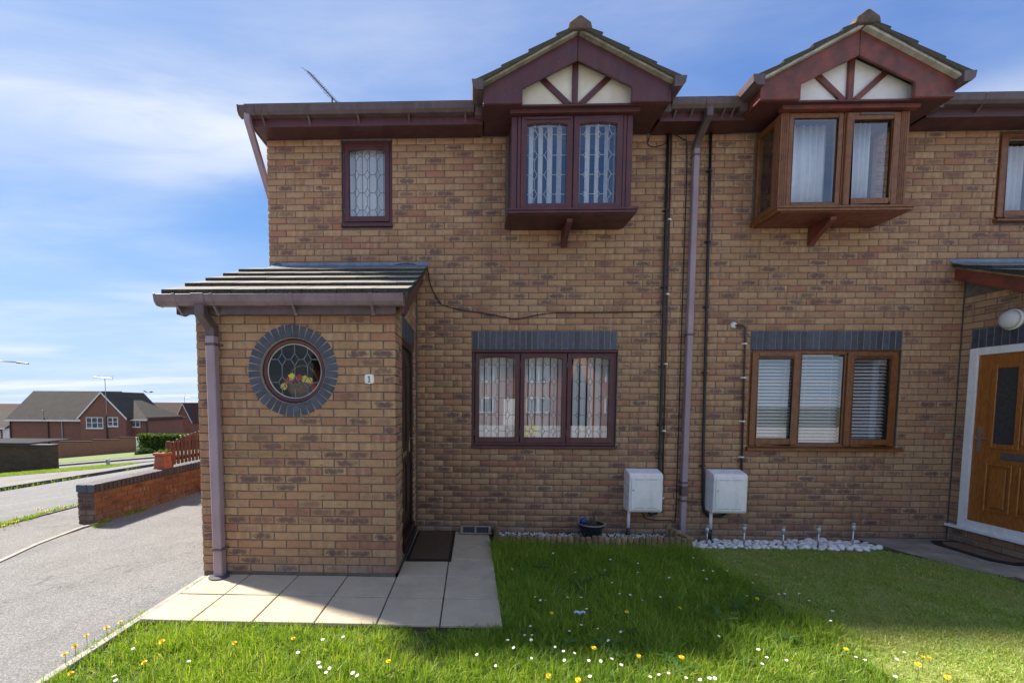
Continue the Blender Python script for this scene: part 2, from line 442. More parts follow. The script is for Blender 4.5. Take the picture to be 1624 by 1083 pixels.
M['tile'] = tile_mat('grey_concrete_tile', (0.330, 0.295, 0.250), (0.240, 0.213, 0.182), (0.024, 0.024, 0.022))
M['baytile'] = tile_mat('mossy_roof_tile', (0.14, 0.12, 0.105), (0.10, 0.09, 0.08), (0.06, 0.055, 0.05))
M['ridge'] = plain('brown_ridge_tile', (0.20, 0.125, 0.085), (0.07, 0.065, 0.055), 0.93, 9, 0.6, 60)


def far_brick():
    t = NT('far_red_brick')
    p = t.node('ShaderNodeTexCoord').outputs['Object']
    sp = t.node('ShaderNodeSeparateXYZ', {0: p})
    co = t.node('ShaderNodeCombineXYZ', {0: t.math('ADD', sp.outputs[0], sp.outputs[1]), 1: sp.outputs[2]}).outputs[0]
    b = t.node('ShaderNodeTexBrick', {'Vector': co, 'Color1': (0.330, 0.128, 0.088, 1), 'Color2': (0.265, 0.098, 0.070, 1), 'Mortar': (0.20, 0.15, 0.125, 1), 'Scale': 1.0, 'Mortar Size': 0.008, 'Brick Width': 0.225, 'Row Height': 0.075, 'Bias': -0.1})
    n = t.noise(p, 0.9, 4)
    col = t.mix(t.rng(n, 0.3, 0.7, 0, 0.30), b.outputs[0], (0.18, 0.080, 0.058, 1))
    return t.done(t.bsdf(Base_Color=col, Roughness=0.92, Specular_IOR_Level=0.2))


M['farbrick'] = far_brick()


def far_brick_dark():
    t = NT('dark_brown_brick')
    p = t.node('ShaderNodeTexCoord').outputs['Object']
    sp = t.node('ShaderNodeSeparateXYZ', {0: p})
    co = t.node('ShaderNodeCombineXYZ', {0: t.math('ADD', sp.outputs[0], sp.outputs[1]), 1: sp.outputs[2]}).outputs[0]
    b = t.node('ShaderNodeTexBrick', {'Vector': co, 'Color1': (0.13, 0.082, 0.05, 1), 'Color2': (0.085, 0.055, 0.038, 1), 'Mortar': (0.05, 0.045, 0.04, 1), 'Scale': 1.0, 'Mortar Size': 0.010, 'Brick Width': 0.225, 'Row Height': 0.075, 'Bias': 0.0})
    return t.done(t.bsdf(Base_Color=b.outputs[0], Roughness=0.92, Specular_IOR_Level=0.2))


M['garagebrick'] = far_brick_dark()


def far_tile(name, c, c2, row=0.34, col_w=0.3):
    t = NT(name)
    p = t.node('ShaderNodeTexCoord').outputs['Object']
    sp = t.node('ShaderNodeSeparateXYZ', {0: p})
    rows = t.math('FRACT', t.math('DIVIDE', sp.outputs[2], row * 0.5))
    cols = t.math('FRACT', t.math('DIVIDE', t.math('ADD', sp.outputs[0], sp.outputs[1]), col_w))
    ln = t.rng(rows, 0.0, 0.25, 0.55, 0)
    lc = t.rng(cols, 0.0, 0.22, 0.35, 0)
    n = t.noise(p, 1.4, 4)
    base = t.mix(t.rng(n, 0.3, 0.7, 0, 1), c4(c), c4(c2))
    base = t.mix(t.math('MAXIMUM', ln, lc), base, (0.025, 0.022, 0.02, 1))
    h = t.math('ADD', rows, t.math('MULTIPLY', cols, 0.5))
    return t.done(t.bsdf(Base_Color=base, Roughness=0.9, Specular_IOR_Level=0.25, Normal=t.bump(h, 0.6, 0.03)))


M['fartile'] = far_tile('far_brown_tile', (0.070, 0.060, 0.054), (0.050, 0.044, 0.040))
M['fartile2'] = far_tile('far_red_brown_tile', (0.095, 0.052, 0.040), (0.070, 0.042, 0.034))
M['maintile'] = far_tile('main_roof_tile', (0.11, 0.10, 0.09), (0.085, 0.08, 0.07))


def leafy(name, stops, transl=0.35, rough=0.55, patch=None, pscale=1.2):
    t = NT(name)
    r = t.rnd()
    col = t.ramp(r, stops)
    if patch:
        n = t.noise(t.pos(), pscale, 4, 0.6)
        col = t.mix(t.rng(n, 0.42, 0.66, 0, 0.6), col, c4(patch))
    b = t.bsdf(Base_Color=col, Roughness=rough, Specular_IOR_Level=0.35)
    tr = t.node('ShaderNodeBsdfTranslucent', {0: t.mix(1.0, col, (1.25, 1.2, 0.6, 1), 'MULTIPLY')}).outputs[0]
    return t.done(t.node('ShaderNodeMixShader', {0: transl, 1: b, 2: tr}).outputs[0])


M['grass'] = leafy('long_grass', [(0, (0.135, 0.255, 0.024)), (0.35, (0.220, 0.360, 0.034)), (0.7, (0.330, 0.450, 0.050)), (0.93, (0.46, 0.52, 0.080)), (1, (0.58, 0.51, 0.22))], 0.42, patch=(0.130, 0.250, 0.027))
M['mown'] = leafy('mown_grass', [(0, (0.165, 0.285, 0.036)), (0.4, (0.275, 0.415, 0.062)), (0.72, (0.390, 0.470, 0.090)), (0.9, (0.54, 0.52, 0.17)), (1, (0.66, 0.58, 0.30))], 0.35, patch=(0.42, 0.42, 0.14), pscale=1.6)
M['leaf'] = leafy('weed_leaf', [(0, (0.05, 0.12, 0.02)), (1, (0.10, 0.19, 0.04))], 0.3)
M['hedge'] = leafy('hedge_leaf', [(0, (0.045, 0.085, 0.016)), (0.6, (0.08, 0.14, 0.022)), (1, (0.16, 0.20, 0.04))], 0.3)
M['shrub'] = leafy('shrub_leaf', [(0, (0.025, 0.07, 0.016)), (1, (0.06, 0.13, 0.025))], 0.3)
M['lawnsoil'] = plain('lawn_ground', (0.085, 0.120, 0.024), (0.06, 0.07, 0.022), 0.95, 6, 0.6, 60)
M['mownsoil'] = plain('mown_lawn_ground', (0.290, 0.330, 0.095), (0.200, 0.240, 0.068), 0.95, 6, 0.6, 60)
M['verge'] = plain('verge_grass_ground', (0.135, 0.180, 0.035), (0.095, 0.140, 0.028), 0.95, 2, 0.8, 30)
M['earth'] = plain('open_ground', (0.06, 0.075, 0.035), (0.075, 0.07, 0.05), 0.95, 0.05)


# ------------------------------------------------------------------ mesh helpers
ORG = {}


def org_of(o):
    while o is not None:
        if o.name in ORG: return ORG[o.name]
        o = o.parent
    return Vector((0, 0, 0))


class MB:
    def __init__(s): s.v, s.f, s.m = [], [], []

    def add(s, vs, fs, mi=0):
        b = len(s.v)
        s.v += [Vector(v) for v in vs]
        s.f += [tuple(i + b for i in f) for f in fs]
        s.m += [mi] * len(fs)
        return s

    def hull(s, p, mi=0):
        return s.add(p, [(3, 2, 1, 0), (4, 5, 6, 7), (0, 1, 5, 4), (1, 2, 6, 5), (2, 3, 7, 6), (3, 0, 4, 7)], mi)

    def box(s, x0, x1, y0, y1, z0, z1, mi=0):
        x0, x1 = min(x0, x1), max(x0, x1); y0, y1 = min(y0, y1), max(y0, y1); z0, z1 = min(z0, z1), max(z0, z1)
        return s.hull([(x0, y0, z0), (x1, y0, z0), (x1, y1, z0), (x0, y1, z0), (x0, y0, z1), (x1, y0, z1), (x1, y1, z1), (x0, y1, z1)], mi)

    def prism(s, poly, axis, a0, a1, mi=0):
        n = len(poly)
        mk = {'x': lambda u, v, a: (a, u, v), 'y': lambda u, v, a: (u, a, v), 'z': lambda u, v, a: (u, v, a)}[axis]
        vs = [mk(u, v, a0) for u, v in poly] + [mk(u, v, a1) for u, v in poly]
        fs = [tuple(range(n - 1, -1, -1)), tuple(range(n, 2 * n))] + [(i, (i + 1) % n, (i + 1) % n + n, i + n) for i in range(n)]
        return s.add(vs, fs, mi)

    def bar(s, p, q, w, y0, y1, mi=0):
        """flat bar in the x-z plane between two points"""
        d = Vector((q[0] - p[0], q[1] - p[1])).normalized() * (w / 2)
        nx, nz = -d.y, d.x
        return s.prism([(p[0] + nx, p[1] + nz), (p[0] - nx, p[1] - nz), (q[0] - nx, q[1] - nz), (q[0] + nx, q[1] + nz)], 'y', y0, y1, mi)

    def tube(s, pts, r, n=8, mi=0, square=None):
        pts = [Vector(p) for p in pts]
        rings = []
        up = None
        for i, p in enumerate(pts):
            if i == 0: d = pts[1] - p
            elif i == len(pts) - 1: d = p - pts[i - 1]
            else: d = (pts[i + 1] - p).normalized() + (p - pts[i - 1]).normalized()
            d.normalize()
            ref = square if square else (Vector((0, 0, 1)) if abs(d.z) < 0.9 else Vector((1, 0, 0)))
            if up is None or square: up = Vector(ref)
            a = (up - d * up.dot(d)).normalized()
            up = a
            b = d.cross(a)
            k = 1.0
            if 0 < i < len(pts) - 1:
                k = 1 / max(0.6, d.dot((pts[i + 1] - p).normalized()))
            rr = r[i] if isinstance(r, (list, tuple)) and not square else r
            if square:
                hw, hd = r
                ch = 0.2 * min(hw, hd)
                prof = [(hw, hd - ch), (hw - ch, hd), (-hw + ch, hd), (-hw, hd - ch), (-hw, -hd + ch), (-hw + ch, -hd), (hw - ch, -hd), (hw, -hd + ch)]
                rings.append([p + a * u + b * v * k for u, v in prof])
            else:
                rings.append([p + (a * math.cos(2 * math.pi * j / n) + b * math.sin(2 * math.pi * j / n)) * rr for j in range(n)])
        m = len(rings[0])
        vs = [v for rg in rings for v in rg]
        fs = [(i * m + j, i * m + (j + 1) % m, (i + 1) * m + (j + 1) % m, (i + 1) * m + j) for i in range(len(rings) - 1) for j in range(m)]
        fs += [tuple(range(m - 1, -1, -1)), tuple((len(rings) - 1) * m + j for j in range(m))]
        return s.add(vs, fs, mi)

    def lathe(s, prof, c, n=24, mi=0, axis='z', cap=True):
        vs = []
        for r, h in prof:
            for j in range(n):
                a = 2 * math.pi * j / n
                if axis == 'z': vs.append((c[0] + r * math.cos(a), c[1] + r * math.sin(a), c[2] + h))
                elif axis == 'y': vs.append((c[0] + r * math.cos(a), c[1] + h, c[2] + r * math.sin(a)))
                else: vs.append((c[0] + h, c[1] + r * math.cos(a), c[2] + r * math.sin(a)))
        k = len(prof)
        fs = [(i * n + j, i * n + (j + 1) % n, (i + 1) * n + (j + 1) % n, (i + 1) * n + j) for i in range(k - 1) for j in range(n)]
        if cap and prof[0][0] > 1e-6: fs.append(tuple(range(n - 1, -1, -1)))
        if cap and prof[-1][0] > 1e-6: fs.append(tuple((k - 1) * n + j for j in range(n)))
        return s.add(vs, fs, mi)

    def build(s, name, mat, parent=None, bevel=0.0, smooth=False, seg=1):
        o0 = org_of(parent)
        me = bpy.data.meshes.new(name)
        me.from_pydata([v - o0 for v in s.v], [], s.f)
        mats = mat if isinstance(mat, (list, tuple)) else [mat]
        for m_ in mats: me.materials.append(M[m_] if isinstance(m_, str) else m_)
        if len(mats) > 1: me.polygons.foreach_set('material_index', s.m)
        bm = bmesh.new(); bm.from_mesh(me)
        bmesh.ops.remove_doubles(bm, verts=bm.verts, dist=1e-6)
        bmesh.ops.recalc_face_normals(bm, faces=bm.faces)
        bm.to_mesh(me); bm.free()
        if smooth: me.polygons.foreach_set('use_smooth', [True] * len(me.polygons))
        ob = bpy.data.objects.new(name, me)
        COL.objects.link(ob)
        if parent is not None: ob.parent = parent
        if bevel:
            b = ob.modifiers.new('bevel', 'BEVEL')
            b.width = bevel; b.segments = seg; b.limit_method = 'ANGLE'; b.angle_limit = math.radians(40)
        return ob


def tag(o, label=None, cat=None, group=None, kind=None):
    if label: o['label'] = label
    if cat: o['category'] = cat
    if group: o['group'] = group
    if kind: o['kind'] = kind
    return o


def thing(name, loc, label, cat, group=None):
    o = bpy.data.objects.new(name, None)
    o.empty_display_size = 0.1
    COL.objects.link(o)
    o.location = loc
    ORG[o.name] = Vector(loc)
    return tag(o, label, cat, group)


def copy_tree(o, parent=None):
    c = o.copy(); COL.objects.link(c); c.parent = parent
    for ch in [x for x in KIDS.get(o.name, [])]: copy_tree(ch, c)
    return c


def raw_mesh(name, V, F, mat, parent=None, uv=None):
    """fast mesh from numpy arrays: F is (n,k) of equal polygons, or a list of those"""
    me = bpy.data.meshes.new(name)
    Fs = F if isinstance(F, list) else [F]
    nl = sum(f.size for f in Fs); nf = sum(len(f) for f in Fs)
    me.vertices.add(len(V)); me.vertices.foreach_set('co', np.asarray(V, np.float32).ravel())
    me.loops.add(nl); me.loops.foreach_set('vertex_index', np.concatenate([f.ravel() for f in Fs]).astype(np.int32))
    me.polygons.add(nf)
    tot = np.concatenate([np.full(len(f), f.shape[1]) for f in Fs])
    st = np.concatenate([[0], np.cumsum(tot)[:-1]])
    me.polygons.foreach_set('loop_start', st.astype(np.int32))
    if uv is not None:
        l = me.uv_layers.new(name='UVMap'); l.data.foreach_set('uv', np.asarray(uv, np.float32).ravel())
    me.materials.append(M[mat] if isinstance(mat, str) else mat)
    me.update(calc_edges=True); me.validate()
    ob = bpy.data.objects.new(name, me); COL.objects.link(ob)
    if parent is not None: ob.parent = parent
    return ob


# ------------------------------------------------------------------ bricks
BF = [(0, 1, 5, 4), (1, 2, 6, 5), (2, 3, 7, 6), (3, 0, 4, 7), (4, 5, 9, 8), (5, 6, 10, 9), (6, 7, 11, 10), (7, 4, 8, 11), (8, 9, 10, 11)]


def brick_geo(L, Hh, seed, proud=0.0):
    r = random.Random(seed)
    j = lambda a: r.uniform(-a, a)
    v = []
    for (x, z) in ((0, 0), (L, 0), (L, Hh), (0, Hh)): v.append((x, 0.018, z))
    e = [(x + j(.0022), 0.0035, z + j(.0020)) for (x, z) in ((0, 0), (L, 0), (L, Hh), (0, Hh))]
    v += e
    i_ = 0.0032
    for k, (sx, sz) in enumerate(((1, 1), (-1, 1), (-1, -1), (1, -1))):
        v.append((e[k][0] + sx * (i_ + j(.0016) + (r.random() < .10) * .006), j(.0014) - proud, e[k][2] + sz * (i_ + j(.0014) + (r.random() < .08) * .003)))
    uv = [(min(max(x / L, 0), 1), min(max(z / Hh, 0), 1)) for (x, y, z) in v]
    return v, uv


class Bricks:
    """bricks of one wall; rot turns the wall plane (0: faces -Y, 90: faces +X, -90: faces -X)"""
    cache = {}

    def __init__(s): s.L = []

    def put(s, L, Hh, loc, rot=0, proud=0.0): s.L.append((L, Hh, Vector(loc), rot, proud))

    def objects(s, parent, items, mat, name='brick'):
        o0 = org_of(parent)
        out = []
        for (L, Hh, loc, rot, pr) in items:
            key = (round(L, 3), round(Hh, 3), mat, random.randrange(5 if L > .2 else 2), round(pr, 3))
            me = Bricks.cache.get(key)
            if me is None:
                v, uv = brick_geo(L, Hh, hash(key[:2]) % 9999 + key[3] * 31, pr)
                # origin in the middle of the brick, so that a small turn tilts it in place
                c = (L / 2, 0, Hh / 2)
                me = bpy.data.meshes.new('brick')
                me.from_pydata([(a - c[0], b, z - c[2]) for a, b, z in v], [], BF)
                ul = me.uv_layers.new(name='UVMap')
                for lp in me.loops: ul.data[lp.index].uv = uv[lp.vertex_index]
                me.materials.append(M[mat])
                Bricks.cache[key] = me
            ob = bpy.data.objects.new(name, me)
            COL.objects.link(ob)
            ob.parent = parent
            R_ = Matrix.Rotation(rot, 3, 'Z')
            ob.location = loc - o0 + R_ @ Vector((L / 2, random.uniform(-.0012, .0012), Hh / 2))
            ob.rotation_euler = (random.uniform(-.008, .008), random.uniform(-.004, .004), rot + random.uniform(-.006, .006))
            out.append(ob)
        return out

    def mesh(s, parent, items, mat, name='brickwork'):
        o0 = org_of(parent)
        V, U = [], []
        for n_, (L, Hh, loc, rot, pr) in enumerate(items):
            v, uv = brick_geo(L, Hh, n_, pr)
            R_ = Matrix.Rotation(rot, 3, 'Z') @ Matrix.Rotation(random.uniform(-.006, .006), 3, 'Z')
            dy = random.uniform(-.0012, .0012)
            base = loc - o0
            V += [base + R_ @ Vector((a, b + dy, c)) for a, b, c in v]
            U.append([uv[i] for f in BF for i in f])
        F = np.array(BF)[None] + 12 * np.arange(len(items))[:, None, None]
        ob = raw_mesh(name, np.array(V), F.reshape(-1, 4), mat, parent, np.array(U).reshape(-1, 2))
        ob['kind'] = 'stuff'
        return ob


def course_cells(u0, u1, off, holes):
    """brick intervals of one course between u0 and u1, minus the holes"""
    out = []
    n = int(math.floor((u0 - off) / .225)) - 1
    while True:
        a = off + n * .225; b = a + .215; n += 1
        if a >= u1: break
        a, b = max(a, u0), min(b, u1)
        segs = [(a, b)] if b > a else []
        for h0, h1 in holes:
            ns = []
            for p, q in segs:
                if q <= h0 or p >= h1: ns.append((p, q)); continue
                if p < h0: ns.append((p, h0))
                if q > h1: ns.append((h1, q))
            segs = ns
        out += [(p, q) for p, q in segs if q - p > .025]
    return out


def plate(mb, u0, u1, z0, z1, holes, f, y0, y1, mi=0):
    """wall slab with rectangular openings: front, back and reveals; f maps (u, y, z) to the place"""
    us = sorted({u0, u1} | {min(max(h[i], u0), u1) for h in holes for i in (0, 1)})
    zs = sorted({z0, z1} | {min(max(h[i], z0), z1) for h in holes for i in (2, 3)})
    solid = lambda i, j: 0 <= i < len(us) - 1 and 0 <= j < len(zs) - 1 and not any(h[0] < (us[i] + us[i + 1]) / 2 < h[1] and h[2] < (zs[j] + zs[j + 1]) / 2 < h[3] for h in holes)
    for i in range(len(us) - 1):
        for j in range(len(zs) - 1):
            if not solid(i, j): continue
            a, b, c, d = us[i], us[i + 1], zs[j], zs[j + 1]
            q = lambda pts: mb.add([f(*p) for p in pts], [(0, 1, 2, 3)], mi)
            q([(a, y0, c), (b, y0, c), (b, y0, d), (a, y0, d)])
            q([(b, y1, c), (a, y1, c), (a, y1, d), (b, y1, d)])
            if not solid(i - 1, j): q([(a, y1, c), (a, y0, c), (a, y0, d), (a, y1, d)])
            if not solid(i + 1, j): q([(b, y0, c), (b, y1, c), (b, y1, d), (b, y0, d)])
            if not solid(i, j - 1): q([(a, y1, c), (b, y1, c), (b, y0, c), (a, y0, c)])
            if not solid(i, j + 1): q([(a, y0, d), (b, y0, d), (b, y1, d), (a, y1, d)])


ZK = lambda k: (62 - k) * .075
# ------------------------------------------------------------------ ground, roads, lawns
def gz(x, y):
    """lie of the land: level round the house, falling away beyond the side street"""
    t = max(0.0, -3.65 - x)
    return -0.09 * min(t, 46) - 0.02 * min(max(y, 0), 60) * min(t / 6.0, 1.0)


def sheet(name, xs, ys, dz, mat, kind='structure', keep=None):
    V = [(x, y, gz(x, y) + dz) for y in ys for x in xs]
    nx = len(xs)
    F = [(j * nx + i, j * nx + i + 1, (j + 1) * nx + i + 1, (j + 1) * nx + i) for j in range(len(ys) - 1) for i in range(nx - 1)
         if keep is None or keep((xs[i] + xs[i + 1]) / 2, (ys[j] + ys[j + 1]) / 2)]
    ob = raw_mesh(name, np.array(V), np.array(F), mat)
    ob['kind'] = kind
    return ob


lin = lambda a, b, n: [a + (b - a) * i / n for i in range(n + 1)]
sheet('ground', [-1500, -600, -250, -120, -80] + lin(-60, -12, 24) + lin(-9.65, -3.65, 3) + [0, 12, 60, 250, 1500], [-1500, -400, -120, -60, -20] + lin(0, 60, 30) + [120, 400, 1500], -0.06, 'earth')
sheet('drive', [-2.44, -1.2, 0.0], [-4.6, -2, 0, 4, 9], -0.012, 'drive')
sheet('footway', [-3.62, -2.45], [-4.6, -1, 3, 9, 14], -0.020, 'pavement')
sheet('side_street', lin(-9.7, -3.65, 4), lin(-7, 40, 24), -0.045, 'road')
sheet('front_street', lin(-60, 60, 60), [-12.6, -9.6, -6.6], -0.040, 'bounceground')
sheet('front_footway', lin(-3.6, 40, 8), [-6.6, -4.6], -0.022, 'pavement')
sheet('far_footway', lin(-60, 60, 60), [-14.6, -12.65], 0.04, 'pavement')
sheet('bounce_forecourt', lin(-60, 60, 60), [-29.8, -14.65], 0.0, 'bounceground')  # unseen pale ground added across the street to throw light on the shaded front
# far side of the side street: footway widening at the corner, the cross street, verges
sheet('corner_footway', [-11.5, -9.75], lin(-4, 13.2, 9), 0.035, 'pavement')
sheet('corner_footway', lin(-28, -11.5, 10), lin(3.0, 11.2, 5), 0.035, 'pavement')
sheet('near_verge', lin(-28, -11.55, 12), lin(11.25, 13.2, 3), 0.05, 'verge')
sheet('cross_street', lin(-60, -9.72, 26), lin(13.6, 18.4, 3), -0.030, 'road')
sheet('cross_footway', lin(-60, -9.75, 26), lin(18.5, 20.6, 2), 0.055, 'pavement')
sheet('cross_verge', lin(-60, -9.75, 26), lin(20.65, 33.6, 6), 0.07, 'verge')


def kerb(name, pts, w=0.125, h=0.10):
    mb = MB()
    for (x0, y0), (x1, y1) in zip(pts, pts[1:]):
        L = math.hypot(x1 - x0, y1 - y0); n = max(1, int(L / 0.915))
        dx, dy = (x1 - x0) / L, (y1 - y0) / L
        nx, ny = -dy * w / 2, dx * w / 2
        for i in range(n):
            a, b = i * L / n + .004, (i + 1) * L / n - .004
            p = [(x0 + dx * a, y0 + dy * a), (x0 + dx * b, y0 + dy * b)]
            c = [(p[0][0] + nx, p[0][1] + ny), (p[0][0] - nx, p[0][1] - ny), (p[1][0] - nx, p[1][1] - ny), (p[1][0] + nx, p[1][1] + ny)]
            mb.hull([(x, y, gz(x, y) - .15) for x, y in c] + [(x, y, gz(x, y) - .045 + h) for x, y in c])
    return tag(mb.build(name, 'kerbm'), kind='structure')


kerb('kerb', [(-9.7, -4), (-9.7, 12.4), (-10.4, 13.3), (-11.2, 13.5), (-34, 13.5)])
kerb('kerb', [(-9.7, 40), (-9.7, 18.45), (-60, 18.45)], h=0.09)
kerb('kerb', [(-3.64, -4.6), (-3.64, 14)], w=0.05, h=0.04)
# edging strips of the drive
mb = MB(); mb.hull([(-.005, -4.6, -.1), (.052, -4.6, -.1), (.052, -1.53, -.1), (-.005, -1.53, -.1), (-.005, -4.6, .002), (.052, -4.6, .002), (.052, -1.53, .004), (-.005, -1.53, .004)])
tag(mb.build('drive_edging', 'concrete', bevel=.004), kind='structure')
mb = MB()
ed = [(-2.23, -4.6), (-2.23, -1.25), (-2.40, -.68), (-2.50, .02), (-2.46, .215)]
for a, b in zip(ed, ed[1:]):
    mb.hull([(a[0], a[1], -.1), (a[0] - .045, a[1], -.1), (b[0] - .045, b[1], -.1), (b[0], b[1], -.1), (a[0], a[1], .0), (a[0] - .045, a[1], .0), (b[0] - .045, b[1], .0), (b[0], b[1], .0)])
tag(mb.build('drive_edging', 'concrete'), kind='structure')

# lawns: soil sheets under the blades
V = [(.055, -4.6, -.03), (4.95, -4.6, -.03), (4.95, -2.4, -.03), (.055, -2.4, -.03), (2.7, -2.4, -.03), (4.95, -.56, -.03), (2.7, -.56, -.03)]
me = MB().add(V, [(0, 1, 2, 4, 3), (4, 2, 5, 6)]); tag(me.build('lawn', 'lawnsoil'), kind='structure')
PATH = [(7.10, -.43), (7.22, -.62), (7.36, -.86), (7.46, -1.12), (7.53, -1.4), (7.58, -2.4), (7.58, -4.6)]
me = MB().add([(4.95, -4.6, -.025), (4.95, -.46, -.025)] + [(x, y, -.025) for x, y in PATH], [tuple(range(len(PATH) + 1, -1, -1))])
tag(me.build('mown_lawn', 'mownsoil'), kind='structure')
mb = MB(); mb.prism([(7.10, -.03)] + PATH + [(9.0, -4.6), (9.0, -2.45), (8.25, -2.45), (8.25, -.03)], 'z', -.12, -.006)
path = tag(mb.build('neighbour_path', 'joint'), kind='structure')


def clip_poly(poly, keep):
    """Sutherland-Hodgman against convex half planes given as (a, b, c): a x + b y <= c"""
    for a, b, c in keep:
        out = []
        for i, p in enumerate(poly):
            q = poly[(i + 1) % len(poly)]
            dp, dq = a * p[0] + b * p[1] - c, a * q[0] + b * q[1] - c
            if dp <= 0: out.append(p)
            if dp * dq < 0:
                t = dp / (dp - dq); out.append((p[0] + (q[0] - p[0]) * t, p[1] + (q[1] - p[1]) * t))
        poly = out
        if len(poly) < 3: return []
    return poly


for i in range(4):
    for j in range(8):
        x0, y1 = 7.12 + i * .45, -.035 - j * .60
        y0 = y1 - .592; x1 = min(x0 + .442, 8.9)
        edge = lambda y: float(np.interp(-y, [-p[1] for p in PATH], [p[0] for p in PATH])) + .012
        c = [(max(x0, edge(y0)), y0), (x1, y0), (x1, y1), (max(x0, edge(y1)), y1)]
        if y1 > -2.4:
            c = [(min(x, 8.195), y) for x, y in c]
        if c[1][0] - c[0][0] < .04 or c[2][0] - c[3][0] < .04: continue
        MB().prism(c, 'z', -.05, .004 + random.uniform(-.002, .002)).build('path_slab', 'pathslab', path, bevel=.004)
# soil and gravel beds along the wall
me = MB().add([(2.7, -.56, -.02), (4.95, -.56, -.02), (4.95, .0, -.02), (2.7, .0, -.02)], [(0, 1, 2, 3)]); tag(me.build('gravel_bed', 'soil'), kind='structure')
me = MB().add([(4.95, -.47, -.055), (7.11, -.47, -.055), (7.11, .0, -.085), (4.95, .0, -.085)], [(0, 1, 2, 3)]); tag(me.build('pebble_bed', 'soil'), kind='structure')

# slab paving in front of and beside the porch
pav = MB(); pav.box(.056, 2.70, -2.40, -1.505, -.08, -.003); pav.box(1.80, 2.70, -1.505, 0.0, -.08, -.003)
pav = tag(pav.build('slab_paving', 'joint'), kind='structure')
gx = [.06, .437, .887, 1.34, 1.792, 2.247, 2.70]
gy = [-2.40, -1.945, -1.49, -1.035, -.58, -.125, -.004]
for j in range(6):
    for i in range(6):
        if j >= 2 and i < 4: continue
        x0, x1, y0, y1 = gx[i] + .005, gx[i + 1] - .005, gy[j] + .008, gy[j + 1] - .008
        if j == 1 and i < 4: y1 = -1.512
        if j >= 2 and i == 4: x0 = 1.80
        t_ = random.uniform(-.003, .003)
        mb = MB(); mb.hull([(x0, y0, -.05), (x1, y0, -.05), (x1, y1, -.05), (x0, y1, -.05), (x0, y0, .014 + t_), (x1, y0, .014 + random.uniform(-.003, .003)), (x1, y1, .014 + random.uniform(-.002, .003)), (x0, y1, .014)])
        mb.build('paving_slab', 'slab', pav, bevel=.006, seg=2)


# ------------------------------------------------------------------ the pair of houses
PARTY = 4.98
h1 = thing('brick_house', (2.49, 0, 0), 'left half of the brick pair, porch with round window, maroon timber windows', 'house')
h2 = thing('brick_house', (7.47, 0, 0), 'right half of the brick pair, golden oak windows and oak front door', 'house')

WIN1 = (2.475, 4.225); WIN2 = (5.79, 7.54)
LINT = [(2.475, 4.205), (5.787, 7.535)]
holes_main = [
    (WIN1[0], WIN1[1], ZK(48), ZK(32)), (WIN2[0], WIN2[1], ZK(48), ZK(32)),
    (LINT[0][0], LINT[0][1], ZK(32), ZK(29)), (LINT[1][0], LINT[1][1], ZK(32), ZK(29)),
    (.902, 1.505, 3.70, 4.712), (8.467, 9.07, 3.70, 4.712),
    (2.95, 4.13, 3.73, 4.70), (5.81, 7.00, 3.73, 4.70),
]
core_holes = [h for i, h in enumerate(holes_main) if i not in (2, 3)]
brick_holes = holes_main + [(-.1, 1.80, -1, 3.16), (8.20, 10.1, -1, 3.16), (2.86, 4.22, 3.68, 4.75), (5.73, 7.09, 3.68, 4.75)]

MAINB = Bricks()
for k in range(-1, 63):
    z0, z1 = ZK(k + 1) + .005, ZK(k) - .005
    zc = (z0 + z1) / 2
    hl = [(h[0] - .004, h[1] + .004) for h in brick_holes if h[2] < zc < h[3]]
    for a, b in course_cells(0.0, 9.96, 0.0 if k % 2 else .1125, hl):
        MAINB.put(b - a, .065, (a, 0, z0))
for hh, side in ((h1, 0), (h2, 1)):
    x0, x1 = (0.004, PARTY) if side == 0 else (PARTY, 9.956)
    mb = MB()
    plate(mb, x0, x1, -.3, 4.95, [h for h in core_holes if x0 - .5 < h[0] < x1], lambda u, y, z: (u, y, z), .006, .24)
    # gable side, back and dark rooms
    xs = .004 if side == 0 else 9.956
    sg = 1 if side == 0 else -1
    mb.box(xs, xs + sg * .23, .24, 7.0, -.3, 4.95); mb.box(x0, x1, 7.0, 7.23, -.3, 4.95)
    mb.prism([(.24, 4.95), (7.0, 4.95), (3.4, 6.75)], 'x', xs, xs + sg * .23)
    mb.build('wall', 'mortar', hh)
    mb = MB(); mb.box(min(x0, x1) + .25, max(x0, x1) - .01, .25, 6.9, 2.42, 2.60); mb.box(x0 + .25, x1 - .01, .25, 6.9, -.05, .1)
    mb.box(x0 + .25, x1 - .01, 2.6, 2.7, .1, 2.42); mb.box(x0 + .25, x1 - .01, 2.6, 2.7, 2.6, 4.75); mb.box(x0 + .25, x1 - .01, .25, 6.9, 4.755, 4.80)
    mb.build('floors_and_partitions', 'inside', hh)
items1 = [b for b in MAINB.L if b[2].x < PARTY - .01]
items2 = [b for b in MAINB.L if b[2].x >= PARTY - .01]
MAINB.mesh(h1, items1, 'brick')
# neighbour: the 300 largest single bricks are those nearest the camera, low on the wall
GAB = Bricks()
for k in range(-1, 62):
    z0 = ZK(k + 1) + .005
    for a, b in course_cells(-7.0, -0.004, 0.0 if k % 2 else .1125, []):
        GAB.put(b - a, .065, (0.0, -a, z0), -math.pi / 2)
        GAB.L[-1] = (b - a, .065, Vector((0.0, -a, z0)), -math.pi / 2, 0.0)
GAB.mesh(h1, GAB.L, 'brick', 'gable_brickwork')


